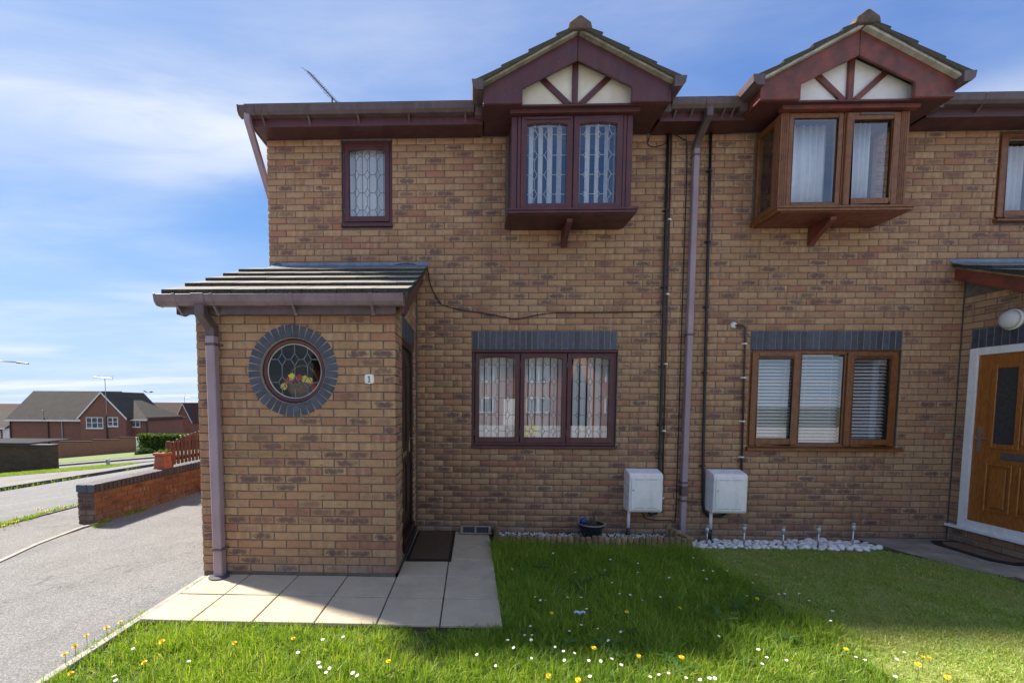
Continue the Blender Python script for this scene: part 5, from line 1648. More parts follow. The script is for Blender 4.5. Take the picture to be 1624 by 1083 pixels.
# white pebbles in front of the neighbour's wall
pmesh = []
for i in range(6):
    bm = bmesh.new(); bmesh.ops.create_icosphere(bm, subdivisions=2, radius=1)
    k = Vector((1, random.uniform(.65, .85), random.uniform(.5, .68)))
    for v in bm.verts:
        n_ = noise.noise(v.co * .9 + Vector((i * 7.1, 0, 0)))
        v.co = Vector((v.co.x * k.x, v.co.y * k.y, v.co.z * k.z)) * (1 + .22 * n_)
    me = bpy.data.meshes.new('pebble'); bm.to_mesh(me); bm.free()
    me.polygons.foreach_set('use_smooth', [True] * len(me.polygons)); me.materials.append(M['pebble']); pmesh.append(me)
placed = []
tries = 0
while len(placed) < 240 and tries < 6000:
    tries += 1
    x = random.uniform(5.0, 7.12); wd = .34 + .06 * (x > 6.3)
    y = random.uniform(-.10 - wd, -.07) if x < 6.9 else random.uniform(-.43, -.10)
    s = random.uniform(.023, .046) * (1.25 if x > 6.2 else 1.0)
    if abs(x - 5.037) < .09 and y > -.13: continue
    lay = 0
    if any((x - a) ** 2 + (y - b) ** 2 < (.70 * (s + c)) ** 2 for a, b, c in placed):
        continue
    placed.append((x, y, s))
    o = bpy.data.objects.new('pebble', random.choice(pmesh)); COL.objects.link(o)
    o.location = (x, y, -.066 - .09 * (y + .06) + s * .42 + random.uniform(0, .014) + .012 * (x > 6.3)); o.scale = (s, s, s)
    o.rotation_euler = (random.uniform(-.3, .3), random.uniform(-.3, .3), random.uniform(0, 6.28))
    tag(o, 'smooth white pebble in the strip along the foot of the right house wall', 'pebble', 'white pebbles along the wall')
me = MB().hull([(4.99, -.47, -.2), (7.10, -.47, -.2), (7.10, -.005, -.2), (4.99, -.005, -.2), (4.99, -.47, -.035), (7.10, -.47, -.035), (7.10, -.005, -.072), (4.99, -.005, -.072)]); tag(me.build('pebble_base', 'soil'), kind='structure')

# solar stake lights
for i, (px, pb, pt, w_) in enumerate([(1122, 858, 833, 'first solar stake light from the downpipe, beside the meter box pipe'), (1181, 868, 831, 'second solar stake light from the downpipe'), (1243, 869, 834, 'middle of the five solar stake lights in the pebbles'), (1299, 868, 833, 'fourth solar stake light from the downpipe'), (1354, 866, 829, 'solar stake light farthest from the downpipe, nearest the path')]):
    y = -.24 if i == 0 else -.40
    p = at(px, pt, Y=y); h = p.z
    lt = thing('solar_light', (p.x, y, 0), 'small steel ' + w_, 'garden light', 'solar stake lights in the pebbles')
    c = (p.x, y, 0)
    mb = MB(); mb.tube([(p.x, y, -.05), (p.x, y, h - .075)], .0095, 10); mb.build('stake', 'metal', lt, smooth=True)
    mb = MB(); mb.lathe([(.010, h - .085), (.0195, h - .080), (.0195, h - .066), (.015, h - .064)], c, 14); mb.build('collar', 'metal', lt)
    mb = MB(); mb.lathe([(.0175, h - .064), (.0175, h - .022)], c, 14); mb.build('lens', 'lamp', lt, smooth=True)
    mb = MB(); mb.lathe([(.021, h - .022), (.0215, h - .004), (.019, h), (.0, h + .001)], c, 14); mb.build('cap', 'metal', lt)

# basket of flowers behind the round window
bc = (.885, PD + .20, 1.645)
t_ = thing('flower_basket', bc, 'wicker basket of red and yellow flowers behind the round window', 'flower basket')
mb = MB(); mb.lathe([(.10, .0), (.13, .05), (.150, .11), (.157, .118), (.150, .125), (.13, .11)], bc, 24, cap=False); mb.build('basket', 'basket', t_, smooth=True)
mb = MB(); mb.tube([(bc[0] + .145 * math.cos(a), bc[1], bc[2] + .11 + .185 * math.sin(a)) for a in [math.pi * i / 14 for i in range(15)]], .010, 8); mb.build('handle', 'basket', t_, smooth=True)
for i, (ox, oz, cm) in enumerate(((-.135, .10, 'yellow'), (-.09, .15, 'red'), (-.045, .125, 'red'), (.0, .175, 'red'), (.01, .09, 'yellow'), (.05, .165, 'yellow'), (.095, .15, 'yellow'), (.125, .10, 'red'), (-.06, .185, 'yellow'), (.07, .11, 'red'), (-.11, .12, 'red'))):
    p = Vector((bc[0] + ox, bc[1] - .085 + random.uniform(-.012, .012), bc[2] + oz))
    mb = MB()
    for k in range(9):
        b = 6.283 * k / 9; tl = .55
        d = Vector((math.cos(b), -tl, math.sin(b))).normalized() * random.uniform(.034, .046); s_ = Vector((-math.sin(b), 0, math.cos(b))) * .016
        mb.add([p, p + d * .6 + s_, p + d, p + d * .6 - s_], [(0, 1, 2, 3)])
    mb.build('flower', cm, t_)
for i in range(14):
    a = random.uniform(0, 6.28); p = Vector((bc[0] + .12 * math.cos(a), bc[1] + .05 * math.sin(a), bc[2] + .13))
    d = Vector((random.uniform(-.06, .06), -.02, random.uniform(-.01, .07))); s_ = Vector((.012, 0, .008))
    mb = MB(); mb.add([p, p + d * .5 + s_, p + d, p + d * .5 - s_], [(0, 1, 2, 3)]); mb.build('leaf', 'leaf', t_)
mb = MB(); mb.box(.40, 1.36, PD + .125, PD + .36, 1.61, 1.644); tag(mb.build('window_board', 'white', h1), 'white inner board carrying the flower basket')
# items on the sill inside the leaded window
t_ = thing('daffodil_vase', (3.22, .22, 1.14), 'yellow daffodils behind the middle light of the leaded window', 'flowers')
mb = MB(); mb.lathe([(.03, 0), (.04, .05), (.03, .10), (.035, .11)], (3.22, .235, 1.14), 14); mb.build('vase', 'glass', t_)
for i in range(9):
    p = Vector((3.22 + random.uniform(-.06, .06), .10 + random.uniform(-.01, .01), 1.20 + random.uniform(0, .13)))
    mb = MB()
    for k in range(6):
        b = 6.283 * k / 6; d = Vector((math.cos(b), -.3, math.sin(b))) * .035; s_ = Vector((-math.sin(b), 0, math.cos(b))) * .012
        mb.add([p, p + d * .6 + s_, p + d, p + d * .6 - s_], [(0, 1, 2, 3)])
    mb.build('flower', 'yellow', t_)

# television aerial on the main roof
t_ = thing('aerial', (.72, .55, 5.35), 'thin television aerial pointing up left above the left gutter', 'aerial')
pA, pB = at(488, 113, Y=.55), at(534, 163, Y=.55)
mb = MB(); mb.tube([pA, pB], .007, 6); mb.build('boom', 'darkgrey', t_)
ax = (pB - pA).normalized()
mb = MB(); mb.tube([pB - ax * .09, pB - ax * .09 + Vector((0.0, .05, -.5))], .012, 6); mb.build('mast', 'darkgrey', t_)
for i in range(11):
    p = pA + (pB - pA) * (i + .2) / 11; d = Vector((.052, .09, .012)) * (1.0 if i < 9 else 1.3)
    mb = MB(); mb.tube([p - d, p + d], .0028, 4); mb.build('element', 'darkgrey', t_)

# ------------------------------------------------------------------ drive wall, planter, fence
gw = thing('garden_wall', (-2.62, 2.6, 0), 'low orange brick wall with dark brick coping beside the drive', 'wall')
mb = MB(); mb.box(-2.732, -2.508, .226, 5.2, -.1, .40); core = mb.build('wall_core', 'mortar', gw)
GW = Bricks(); GE = Bricks()
for j in range(6):
    z0 = -.045 + j * .075
    for a, b in course_cells(.222, 5.2, .222 + (0 if j % 2 else .1125), []): GW.put(b - a, .065, (-2.50, a, z0), math.pi / 2)
    for a, b in course_cells(-5.2, -.222, -.222 - (0 if j % 2 else .1125), []): GW.put(b - a, .065, (-2.74, -a, z0), -math.pi / 2)
    for a, b in course_cells(-2.738, -2.502, -2.738 + (0 if j % 2 else -.1125), []): GE.put(b - a, .065, (a, .216, z0))
GW.objects(core, [b for b in GW.L if b[3] > 0], 'redbrick')
GW.mesh(core, [b for b in GW.L if b[3] < 0], 'redbrick', 'rear_brickwork')
GE.objects(core, GE.L, 'oldbrick')
M['coping'] = plain('plum_coping_brick', (0.075, 0.050, 0.055), (0.045, 0.034, 0.040), .6, 14, .4, 90, spread=.25)
mb = MB(); mb.box(-2.735, -2.505, .225, 5.2, .402, .500); cop = mb.build('coping', 'mortar', gw)
y = .222; i = 0
while y < 5.1:
    mb = MB(); j_ = random.uniform(-.003, .003)
    mb.box(-2.748 + j_, -2.492 + j_, y, y + .065, .407, .510 + random.uniform(-.002, .003)); mb.build('coping_brick', 'coping', cop, bevel=.005); y += .0755
mb = MB(); mb.box(-2.745, -2.60, .206, .2195, .409, .508); mb.box(-2.592, -2.495, .206, .2195, .409, .508); mb.build('coping_end', 'blue', cop, bevel=.004)

pc = Vector((-2.62, 1.72, .512))
t_ = thing('terracotta_planter', pc, 'square terracotta chimney-pot planter standing on the drive wall', 'planter')
def taper(mb, z0, z1, r0, r1): mb.hull([(pc.x + sx * r0, pc.y + sy * r0, pc.z + z0) for sx, sy in ((-1, -1), (1, -1), (1, 1), (-1, 1))] + [(pc.x + sx * r1, pc.y + sy * r1, pc.z + z1) for sx, sy in ((-1, -1), (1, -1), (1, 1), (-1, 1))])
mb = MB(); taper(mb, 0, .025, .100, .100); taper(mb, .025, .215, .094, .082); taper(mb, .215, .242, .094, .104); taper(mb, .242, .265, .104, .100)
mb.build('pot', 'terracotta', t_, bevel=.006)
mb = MB(); mb.lathe([(.0, -.100), (.028, -.098), (.045, -.092), (.05, -.085)], (pc.x, pc.y, pc.z + .15), 12, axis='y'); mb.lathe([(.0, .100), (.028, .098), (.045, .092), (.05, .085)], (pc.x, pc.y, pc.z + .15), 12, axis='x'); mb.build('relief', 'terracotta', t_)
for i in range(34):
    p = pc + Vector((random.uniform(-.08, .08), random.uniform(-.08, .08), .262)); d = Vector((random.uniform(-.05, .05), random.uniform(-.05, .05), random.uniform(.02, .07))); s_ = Vector((random.uniform(-.02, .02), .012, .01))
    mb = MB(); mb.add([p, p + d * .5 + s_, p + d, p + d * .5 - s_], [(0, 1, 2, 3)]); mb.build('leaf', 'hedge', t_)

t_ = thing('picket_fence', (-2.62, 3.0, .51), 'red-brown picket fence with curved top on the drive wall', 'fence')
y = 1.93; i = 0
while y < 4.6:
    h = .40 + .14 * min(1, (i / 7.0)) ** .7 - .012 * max(0, i - 9)
    mb = MB(); mb.prism([(y, .545), (y + .068, .545), (y + .068, .545 + h - .015), (y + .034, .545 + h), (y, .545 + h - .015)], 'x', -2.60, -2.582); mb.build('picket', 'fence', t_, bevel=.003); y += .104; i += 1
for z in (.64, .90):
    mb = MB(); mb.box(-2.635, -2.601, 1.90, 4.65, z - .03, z + .03); mb.build('rail', 'fence', t_, bevel=.003)
mb = MB(); mb.box(-2.68, -2.58, 1.86, 1.925, .512, .83); mb.hull([(-2.68, 1.86, .83), (-2.58, 1.86, .83), (-2.58, 1.925, .83), (-2.68, 1.925, .83), (-2.66, 1.87, .95), (-2.60, 1.87, .95), (-2.60, 1.915, .95), (-2.66, 1.915, .95)]); mb.build('post', 'fence', t_, bevel=.004)

# broken ridge tiles on the drive
t_ = thing('tile_pile', (-2.30, 2.62, 0), 'small heap of broken red roof tiles on the drive by the wall', 'tiles')
for i in range(6):
    c = Vector((-2.36 + .09 * (i % 3) + random.uniform(-.03, .03), 2.50 + .10 * (i // 2) + random.uniform(-.03, .03), .012 + .022 * i))
    a = random.uniform(0, 3.1); lx, ly = random.uniform(.10, .17), random.uniform(.07, .11)
    mb = MB(); pts = []
    for sx, sy in ((-1, -1), (1, -.8), (.9, 1), (-.8, .9)): pts.append((c.x + lx * sx * math.cos(a) - ly * sy * math.sin(a), c.y + lx * sx * math.sin(a) + ly * sy * math.cos(a), c.z + .03 * sx))
    mb.hull(pts + [(p[0], p[1], p[2] + .014) for p in pts]); mb.build('broken_tile', 'terracotta', t_, bevel=.003)


# ------------------------------------------------------------------ beyond the side street
def roofed_block(root, x0, x1, y0, y1, z0, ze, zr, axis, wallmat, roofmat, hip=(0, 0), over=.35, barge=True):
    """walls with a pitched roof; ridge along axis; hip insets pull the ridge ends in"""
    mb = MB(); mb.box(x0, x1, y0, y1, z0, ze)
    if axis == 'y' :
        xm = (x0 + x1) / 2
        if not hip[0]: mb.prism([(x0, ze), (x1, ze), (xm, zr - .12)], 'y', y0 + .001, y0 + .25)
    else:
        ym = (y0 + y1) / 2
        for s_, x in ((0, x0), (1, x1)):
            if not hip[s_]: mb.prism([(y0, ze), (y1, ze), (ym, zr - .12)], 'x', x + (.001 if s_ == 0 else -.25), x + (.25 if s_ == 0 else -.001))
    wl_ = mb.build('wall', wallmat, root)
    mb = MB(); th = .12
    if axis == 'x':
        ym = (y0 + y1) / 2; ez = ze - over * (zr - ze) / (ym - y0)
        a, b = x0 - over * .6, x1 + over * .6
        top = [(a, y0 - over, ez), (b, y0 - over, ez), (b, y1 + over, ez), (a, y1 + over, ez), (a + hip[0], ym, zr), (b - hip[1], ym, zr)]
    else:
        xm = (x0 + x1) / 2; ez = ze - over * (zr - ze) / (xm - x0)
        a, b = y0 - over * .6, y1 + over * .6
        top = [(x0 - over, a, ez), (x0 - over, b, ez), (x1 + over, b, ez), (x1 + over, a, ez), (xm, a + hip[0], zr), (xm, b - hip[1], zr)]
    V = [Vector(p) for p in top] + [Vector(p) - Vector((0, 0, th)) for p in top]
    F = [(0, 1, 5, 4), (2, 3, 4, 5), (7, 6, 10, 11), (9, 8, 11, 10), (1, 0, 6, 7), (3, 2, 8, 9)]
    if axis == 'y': F = [(0, 1, 5, 4), (2, 3, 4, 5), (7, 6, 10, 11), (9, 8, 11, 10), (1, 0, 6, 7), (3, 2, 8, 9)]
    if hip[0]: F += [(3, 0, 4), (6, 9, 10), (0, 3, 9, 6)]
    else: F += [(0, 4, 10, 6), (4, 3, 9, 10)]
    if hip[1]: F += [(1, 2, 5), (8, 7, 11), (2, 1, 7, 8)]
    else: F += [(1, 5, 11, 7), (5, 2, 8, 11)]
    mb.add(V, F)
    rf = mb.build('roof', roofmat, root)
    if barge:
        mb = MB()
        if axis == 'y' and not hip[0]:
            for s_, xe in ((-1, x0 - over), (1, x1 + over)):
                mb.prism([(xe, ez - .02), (xm, zr - .02), (xm, zr - .22), (xe, ez - .22)], 'y', y0 - over * .6 - .03, y0 - over * .6 - .002)
            mb.build('barge_board', 'white', rf)
        elif axis == 'x':
            mb.box(x0 - over * .6, x1 + over * .6, y0 - over - .06, y0 - over - .003, ez - .16, ez + .0); mb.build('gutter', 'white', rf)
    return wl_


def far_window(root, x0, x1, y, z0, z1, n=2, bars=1):
    mb = MB(); frame4(mb, x0, x1, z0, z1, .07, y - .03, y + .05)
    for i in range(1, n): xx = x0 + (x1 - x0) * i / n; mb.box(xx - .04, xx + .04, y - .025, y + .045, z0 + .07, z1 - .07)
    for i in range(1, bars + 1): zz_ = z0 + (z1 - z0) * i / (bars + 1); mb.box(x0 + .07, x1 - .07, y - .020, y + .04, zz_ - .025, zz_ + .025)
    w = mb.build('window', 'white', root)
    for i in range(n):
        a, b = x0 + (x1 - x0) * i / n + .03, x0 + (x1 - x0) * (i + 1) / n - .03
        mb = MB(); mb.box(a, b, y + .0, y + .004, z0 + .05, z1 - .05); mb.build('pane', 'farglass', w)
    mb = MB(); mb.box(x0 - .06, x1 + .06, y - .09, y + .0, z0 - .07, z0 - .002); mb.build('sill', 'white', w)


def drainpipe(root, x, y, z0, z1, mat='black'):
    mb = MB(); mb.tube([(x, y, z0), (x, y, z1)], .06, 8); mb.build('drainpipe', mat, root)


M['farglass'] = plain('far_window_glass', (0.05, 0.065, 0.085), (0.16, 0.17, 0.18), .08, .9, spec=.8, contrast=(.45, .55))
YA = 44.0
G = lambda px, py, Y=YA: at(px, py, Y=Y)
ha = thing('red_brick_house', (G(125, 700).x, YA, gz(G(125, 700).x, YA)), 'red brick house with long grey roof and white-trimmed gable across the side street', 'house')
base_z = gz(G(100, 700).x, YA) - 1.0
ze = G(100, 661).z
zr = G(100, 620, YA + 3.2).z
YW = YA - 1.2
roofed_block(ha, G(15, 660).x, G(126, 660, YW).x + 1.2, YA, YA + 6.4, base_z, ze, zr, 'x', 'farbrick', 'fartile', hip=(0, 0))
xg0, xg1 = G(127, 660, YW).x, G(199, 660, YW).x
roofed_block(ha, xg0, xg1, YW, YA + 5.0, base_z, G(160, 659, YW).z, G(165, 620.5, YW).z, 'y', 'farbrick', 'fartile', over=.25)
roofed_block(ha, xg0 + .6, G(236, 660, YA).x, YA - .2, YA + 6.0, base_z, G(220, 661, YA - .2).z, G(190, 628.5, YA + 3.0).z, 'x', 'farbrick', 'fartile', hip=(0, 4.4))
far_window(ha, G(137, 670, YA - 1.2).x, G(164, 670, YA - 1.2).x, YA - 1.22, G(150, 679, YA - 1.2).z, G(150, 661.5, YA - 1.2).z, 3)
far_window(ha, G(171, 670, YA - 1.2).x, G(187.5, 670, YA - 1.2).x, YA - 1.22, G(180, 676, YA - 1.2).z, G(180, 661.5, YA - 1.2).z, 2)
far_window(ha, G(208, 670, YA - .2).x, G(222.5, 670, YA - .2).x, YA - .22, G(215, 677, YA - .2).z, G(215, 662.5, YA - .2).z, 2)
for px, yy in ((16, YA - .1), (76, YA - .1), (233, YA - .3)): drainpipe(ha, G(px, 670, yy).x, yy, base_z, ze - .1)
drainpipe(ha, G(98, 670, YA - .1).x, YA - .1, base_z, ze - .1, 'silver')
drainpipe(ha, G(169, 670, YA - 1.3).x, YA - 1.32, base_z, G(169, 660, YA - 1.3).z, 'black')
mb = MB(); mb.tube([(G(71, 660).x, YA - .2, ze - .5), (G(71, 650).x, YA - .25, G(71, 650).z)], .09, 8); mb.build('flue', 'silver', ha)
# aerial pole on its gable
t_ = thing('aerial', (G(166, 622, YA - 1.35).x, YA - 1.35, G(166, 622).z), 'tall roof aerial on a pole above the far white-trimmed gable', 'aerial')
px_ = G(167, 600, YA - 1.35)
mb = MB(); mb.tube([(px_.x, YA - 1.36, G(167, 655).z), (px_.x - .05, YA - 1.36, px_.z)], .035, 6); mb.build('mast', 'silver', t_)
a, b = G(149, 597.5, YA - 1.36), G(179, 599.5, YA - 1.36)
mb = MB(); mb.tube([a, b], .025, 5); mb.build('boom', 'silver', t_)
for i in range(12):
    p = a + (b - a) * i / 11; mb = MB(); mb.tube([p - Vector((.05, .1, .18 if i < 10 else .30)), p + Vector((.05, .1, .18 if i < 10 else .30))], .012, 4); mb.build('element', 'silver', t_)

YB = 58.0
hb = thing('red_brick_house', (G(250, 700, YB).x, YB, gz(G(250, 700, YB).x, YB)), 'red brick house with red-brown roof behind the fence, right of the long grey roof', 'house')
bz = gz(G(250, 700, YB).x, YB) - 1.0
roofed_block(hb, G(206, 638, YB + 3).x, G(280, 664, YB - .8).x + .8, YB, YB + 6, bz, G(250, 665, YB).z, G(250, 638, YB + 3).z, 'x', 'farbrick', 'fartile2', hip=(.0, 0))
roofed_block(hb, G(279, 664, YB - .8).x, G(303, 664, YB - .8).x, YB - .8, YB + 5.0, bz, G(290, 664, YB - .8).z, G(291, 639, YB - .8).z, 'y', 'farbrick', 'fartile2', over=.25)
far_window(hb, G(281, 670, YB - .8).x, G(289.5, 670, YB - .8).x, YB - .82, G(285, 679, YB - .8).z, G(285, 666, YB - .8).z, 2)
drainpipe(hb, G(240, 670, YB - .1).x, YB - .1, bz, G(240, 666, YB).z)
t_ = thing('aerial', (G(293, 640, YB).x, YB, G(293, 640, YB).z), 'small roof aerial above the far red-brown roof near the porch', 'aerial')
p = G(292.5, 630, YB); mb = MB(); mb.tube([(p.x, YB, G(292, 645, YB).z), p], .03, 5); mb.build('mast', 'silver', t_)
mb = MB(); mb.tube([p + Vector((-.1, 0, -.05)), p + Vector((.75, 0, 0))], .025, 4); mb.tube([p + Vector((0, 0, -.3)), p + Vector((.1, 0, .5))], .02, 4); mb.build('boom', 'silver', t_)
YC = 66.0
hc = thing('red_brick_house', (G(312, 700, YC).x, YC, gz(G(312, 700, YC).x, YC)), 'sliver of a red brick house with grey roof beside the porch corner', 'house')
bz = gz(G(312, 700, YC).x, YC) - 1
roofed_block(hc, G(299, 664, YC).x, G(345, 664, YC).x, YC, YC + 6, bz, G(310, 664, YC).z, G(310, 645, YC + 3).z, 'x', 'farbrick', 'fartile', barge=True)
far_window(hc, G(303, 670, YC).x, G(312, 670, YC).x, YC - .02, G(305, 678, YC).z, G(305, 666, YC).z, 2)
YD = 52.0
hd = thing('red_brick_house', (G(-12, 700, YD).x, YD, gz(G(-12, 700, YD).x, YD)), 'red brick house with grey roof cut by the left picture edge', 'house')
bz = gz(G(-12, 700, YD).x, YD) - 1
roofed_block(hd, G(-60, 674, YD).x, G(9, 674, YD).x, YD, YD + 6, bz, G(0, 676, YD).z, G(0, 653, YD + 3).z, 'x', 'farbrick', 'fartile')
far_window(hd, G(-9, 684, YD).x, G(1, 684, YD).x, YD - .02, G(0, 693, YD).z, G(0, 683, YD).z, 2)
mb = MB(); x0 = G(5, 690, YD).x; mb.box(x0, x0 + .9, YD - .03, YD + .0, bz, G(5, 679, YD).z); mb.build('door', 'white', hd)

YE = 92.0
he = thing('red_brick_house', (G(10, 690, YE).x, YE, gz(G(10, 690, YE).x, YE)), 'distant roof showing between the left edge house and the long grey roof', 'house')
roofed_block(he, G(-70, 674, YE).x, G(36, 674, YE).x, YE, YE + 7, gz(G(10, 690, YE).x, YE) - 1, G(0, 657, YE).z, G(0, 640, YE + 3.5).z, 'x', 'farbrick', 'fartile2')
# garden wall across the cross street, in three steps
gwall = thing('long_garden_wall', (G(150, 725, 34).x, 34, gz(G(150, 725, 34).x, 34)), 'long red brick garden wall below the far houses', 'wall')
for a, b, ty, yy in ((80, 147, 700.5, 34.0), (147, 188, 698, 34.0), (188, 218, 694, 34.0)):
    x0, x1 = G(a, 700, yy).x, G(b, 700, yy).x; zt = G(a, ty, yy).z
    mb = MB(); mb.box(x0, x1 - .01, yy, yy + .22, gz(x0, yy) - .8, zt); mb.build('wall_panel', 'farbrick', gwall)
    mb = MB(); mb.box(x0 - .04, x1 + .03, yy - .03, yy + .25, zt + .001, zt + .08); mb.build('coping', 'fartile2', gwall)
# dark brick outbuilding
YG = 14.2
gb_ = thing('brick_outbuilding', (G(40, 750, YG).x, YG, gz(G(40, 750, YG).x, YG)), 'low dark brown brick outbuilding with corrugated roof on the left', 'outbuilding')
x0, x1 = G(-60, 720, YG).x, G(83, 720, YG).x; zt = G(60, 706.5, YG).z; zb = gz(x1, YG) - .5
mb = MB(); mb.box(x0, x1, YG, YG + .3, zb - 1, zt); mb.build('wall', 'garagebrick', gb_)
mb = MB(); xp = G(69, 720, YG).x; mb.box(xp, x1 + .03, YG - .10, YG - .002, zb - 1, zt - .01); mb.build('pilaster', 'garagebrick', gb_)
mb = MB(); mb.box(x0, x1 + .06, YG - .14, YG - .002, zt + .001, zt + .055); mb.build('fascia', 'black', gb_)
mb = MB(); rz = G(30, 696, YG + 2.0).z; xr = G(46, 697, YG + 2.0).x
mb.hull([(x0, YG - .10, zt + .06), (x1 - .9, YG - .10, zt + .06), (xr, YG + 2.0, rz - .03), (x0, YG + 2.0, rz - .03), (x0, YG - .10, zt + .09), (x1 - .9, YG - .10, zt + .09), (xr, YG + 2.0, rz), (x0, YG + 2.0, rz)])
for i in range(34):
    xx = x0 + (x1 - x0 - .9) * i / 34; mb.tube([(xx, YG - .12, zt + .10), (xx, YG + 1.98, rz + .01)], .035, 6)
mb.box(x0, x1 + .05, YG - .001, YG + .33, zt + .0015, zt + .05)
mb.build('roof', 'roofsheet', gb_)
for px, py in ((14, 723), (24, 727), (31, 730), (10, 729), (4, 733), (22, 737), (16, 742), (2, 739)):
    p = G(px, py, YG - .01); mb = MB(); mb.box(p.x - .11, p.x + .11, YG - .012, YG - .001, p.z - .032, p.z + .032); mb.build('dark_brick', 'black', gb_)

# hedge, shrub, white post, street name board
def leaf_cloud(name, parent, boxf, n, size, mat, seed):
    r = np.random.default_rng(seed); P = boxf(r, n)
    d1 = r.normal(size=(n, 3)); d1 /= np.linalg.norm(d1, axis=1)[:, None]
    d2 = r.normal(size=(n, 3)); d2 -= d1 * (d1 * d2).sum(1)[:, None]; d2 /= np.linalg.norm(d2, axis=1)[:, None]
    s = size * r.uniform(.6, 1.3, (n, 1))
    V = np.stack([P - d1 * s, P + d2 * s * .55, P + d1 * s, P - d2 * s * .55], 1) - np.array(org_of(parent))
    return raw_mesh(name, V.reshape(-1, 3), np.arange(4 * n).reshape(-1, 4), mat, parent)


def shell_box(x0, x1, y0, y1, z0, z1):
    def f(r, n):
        P = np.column_stack([r.uniform(x0, x1, n), r.uniform(y0, y1, n), r.uniform(z0, z1, n)])
        k = r.integers(0, 3, n)
        P[k == 0, 1] = y0 + r.exponential(.08, (k == 0).sum()); P[k == 1, 2] = z1 - r.exponential(.08, (k == 1).sum())
        return P + r.normal(0, .05, (n, 3))
    return f


YH = 26.0
c0, c1 = G(217, 690, YH), G(268, 690, YH)
t_ = thing('hedge', (c0.x + 1, YH, gz(c0.x, YH)), 'clipped tall green hedge left of the picket fence', 'hedge')
zb_ = gz(c0.x, YH)
leaf_cloud('foliage', t_, shell_box(c0.x, c1.x + 2.2, YH, YH + 1.0, zb_, G(240, 690, YH).z), 9000, .075, 'hedge', 3)
mb = MB(); mb.box(c0.x + .2, c1.x + 2.0, YH + .25, YH + .8, zb_, G(240, 692, YH).z - .15); mb.build('inner_mass', 'shrub', t_)
sc = G(230, 720, YH - 1.2)
t_ = thing('round_shrub', (sc.x, YH - 1.2, gz(sc.x, YH - 1.2)), 'small rounded dark green shrub in front of the hedge', 'shrub')
def ball(r, n):
    d = r.normal(size=(n, 3)); d /= np.linalg.norm(d, axis=1)[:, None]
    return np.array([sc.x, YH - 1.2, sc.z]) + d * np.array([.62, .55, .42]) * (1 - r.exponential(.08, (n, 1)))
leaf_cloud('foliage', t_, ball, 3500, .06, 'shrub', 5)
mb = MB(); mb.lathe([(.0, -.34), (.3, -.28), (.46, .0), (.3, .28), (.0, .33)], (sc.x, YH - 1.2, sc.z), 14); mb.build('inner_mass', 'shrub', t_)
p0 = at(218.5, 725, Y=28.0); mb = MB(); mb.box(p0.x - .08, p0.x + .08, 28, 28.16, gz(p0.x, 28), at(218, 694, Y=28.0).z); mb.box(p0.x - .1, p0.x + .1, 27.98, 28.18, at(218, 694, Y=28.0).z + .001, at(218, 694, Y=28.0).z + .05)
tag(mb.build('gate_post', 'white'), 'white post at the left end of the tall hedge', 'post')
ys = 12.6; t_ = thing('street_name_board', (G(170, 742, ys).x, ys, gz(G(170, 742, ys).x, ys)), 'low white street name board on two posts seen edge-on', 'sign')
a, b = G(168.5, 728, ys), G(173, 728, ys + .5)
mb = MB(); mb.hull([(a.x, ys, a.z - .13), (a.x + .02, ys, a.z - .13), (b.x + .02, ys + .5, a.z - .15), (b.x, ys + .5, a.z - .15), (a.x, ys, a.z), (a.x + .02, ys, a.z), (b.x + .02, ys + .5, a.z - .02), (b.x, ys + .5, a.z - .02)]); mb.build('board', 'white', t_)
for xx, yy in ((a.x + .01, ys + .03), (b.x + .01, ys + .46)): mb = MB(); mb.box(xx - .03, xx + .03, yy - .03, yy + .03, gz(xx, yy) - .1, a.z - .02); mb.build('post', 'silver', t_)
# street lamp whose arm reaches into the left edge
YL = 30.0
tip = at(45, 576.5, Y=YL); arm0 = at(-30, 570.5, Y=YL)
t_ = thing('street_lamp', (arm0.x, YL, gz(arm0.x, YL)), 'street lamp arm and head reaching in from the left edge against the sky', 'street lamp')
mb = MB(); mb.tube([(arm0.x, YL, gz(arm0.x, YL)), (arm0.x, YL, arm0.z - .4), (arm0.x + .25, YL, arm0.z), (at(28, 574.5, Y=YL))], [.09, .07, .05, .04], 8); mb.build('column', 'silver', t_, smooth=True)
q0 = at(27, 574.5, Y=YL)
mb = MB(); mb.hull([(q0.x, YL - .12, q0.z - .08), (tip.x, YL - .1, tip.z - .06), (tip.x, YL + .1, tip.z - .06), (q0.x, YL + .12, q0.z - .08), (q0.x, YL - .1, q0.z + .05), (tip.x, YL - .06, tip.z + .03), (tip.x, YL + .06, tip.z + .03), (q0.x, YL + .1, q0.z + .05)]); mb.build('lamp_head', 'darkgrey', t_, bevel=.02)
# a gull far off
p = at(235, 622.5, Y=60); t_ = thing('bird', p, 'tiny bird flying above the far roofs', 'bird')
mb = MB(); mb.add([p, p + Vector((-.5, 0, .28)), p + Vector((-.9, .1, .22)), p + Vector((-.4, .1, .05)), p + Vector((.5, 0, .22)), p + Vector((.8, .1, .10)), p + Vector((.35, .1, .0)), p + Vector((0, .25, .0)), p + Vector((0, -.2, -.05))], [(0, 1, 2, 3), (0, 4, 5, 6), (8, 3, 7, 6)]); mb.build('body', 'darkgrey', t_)

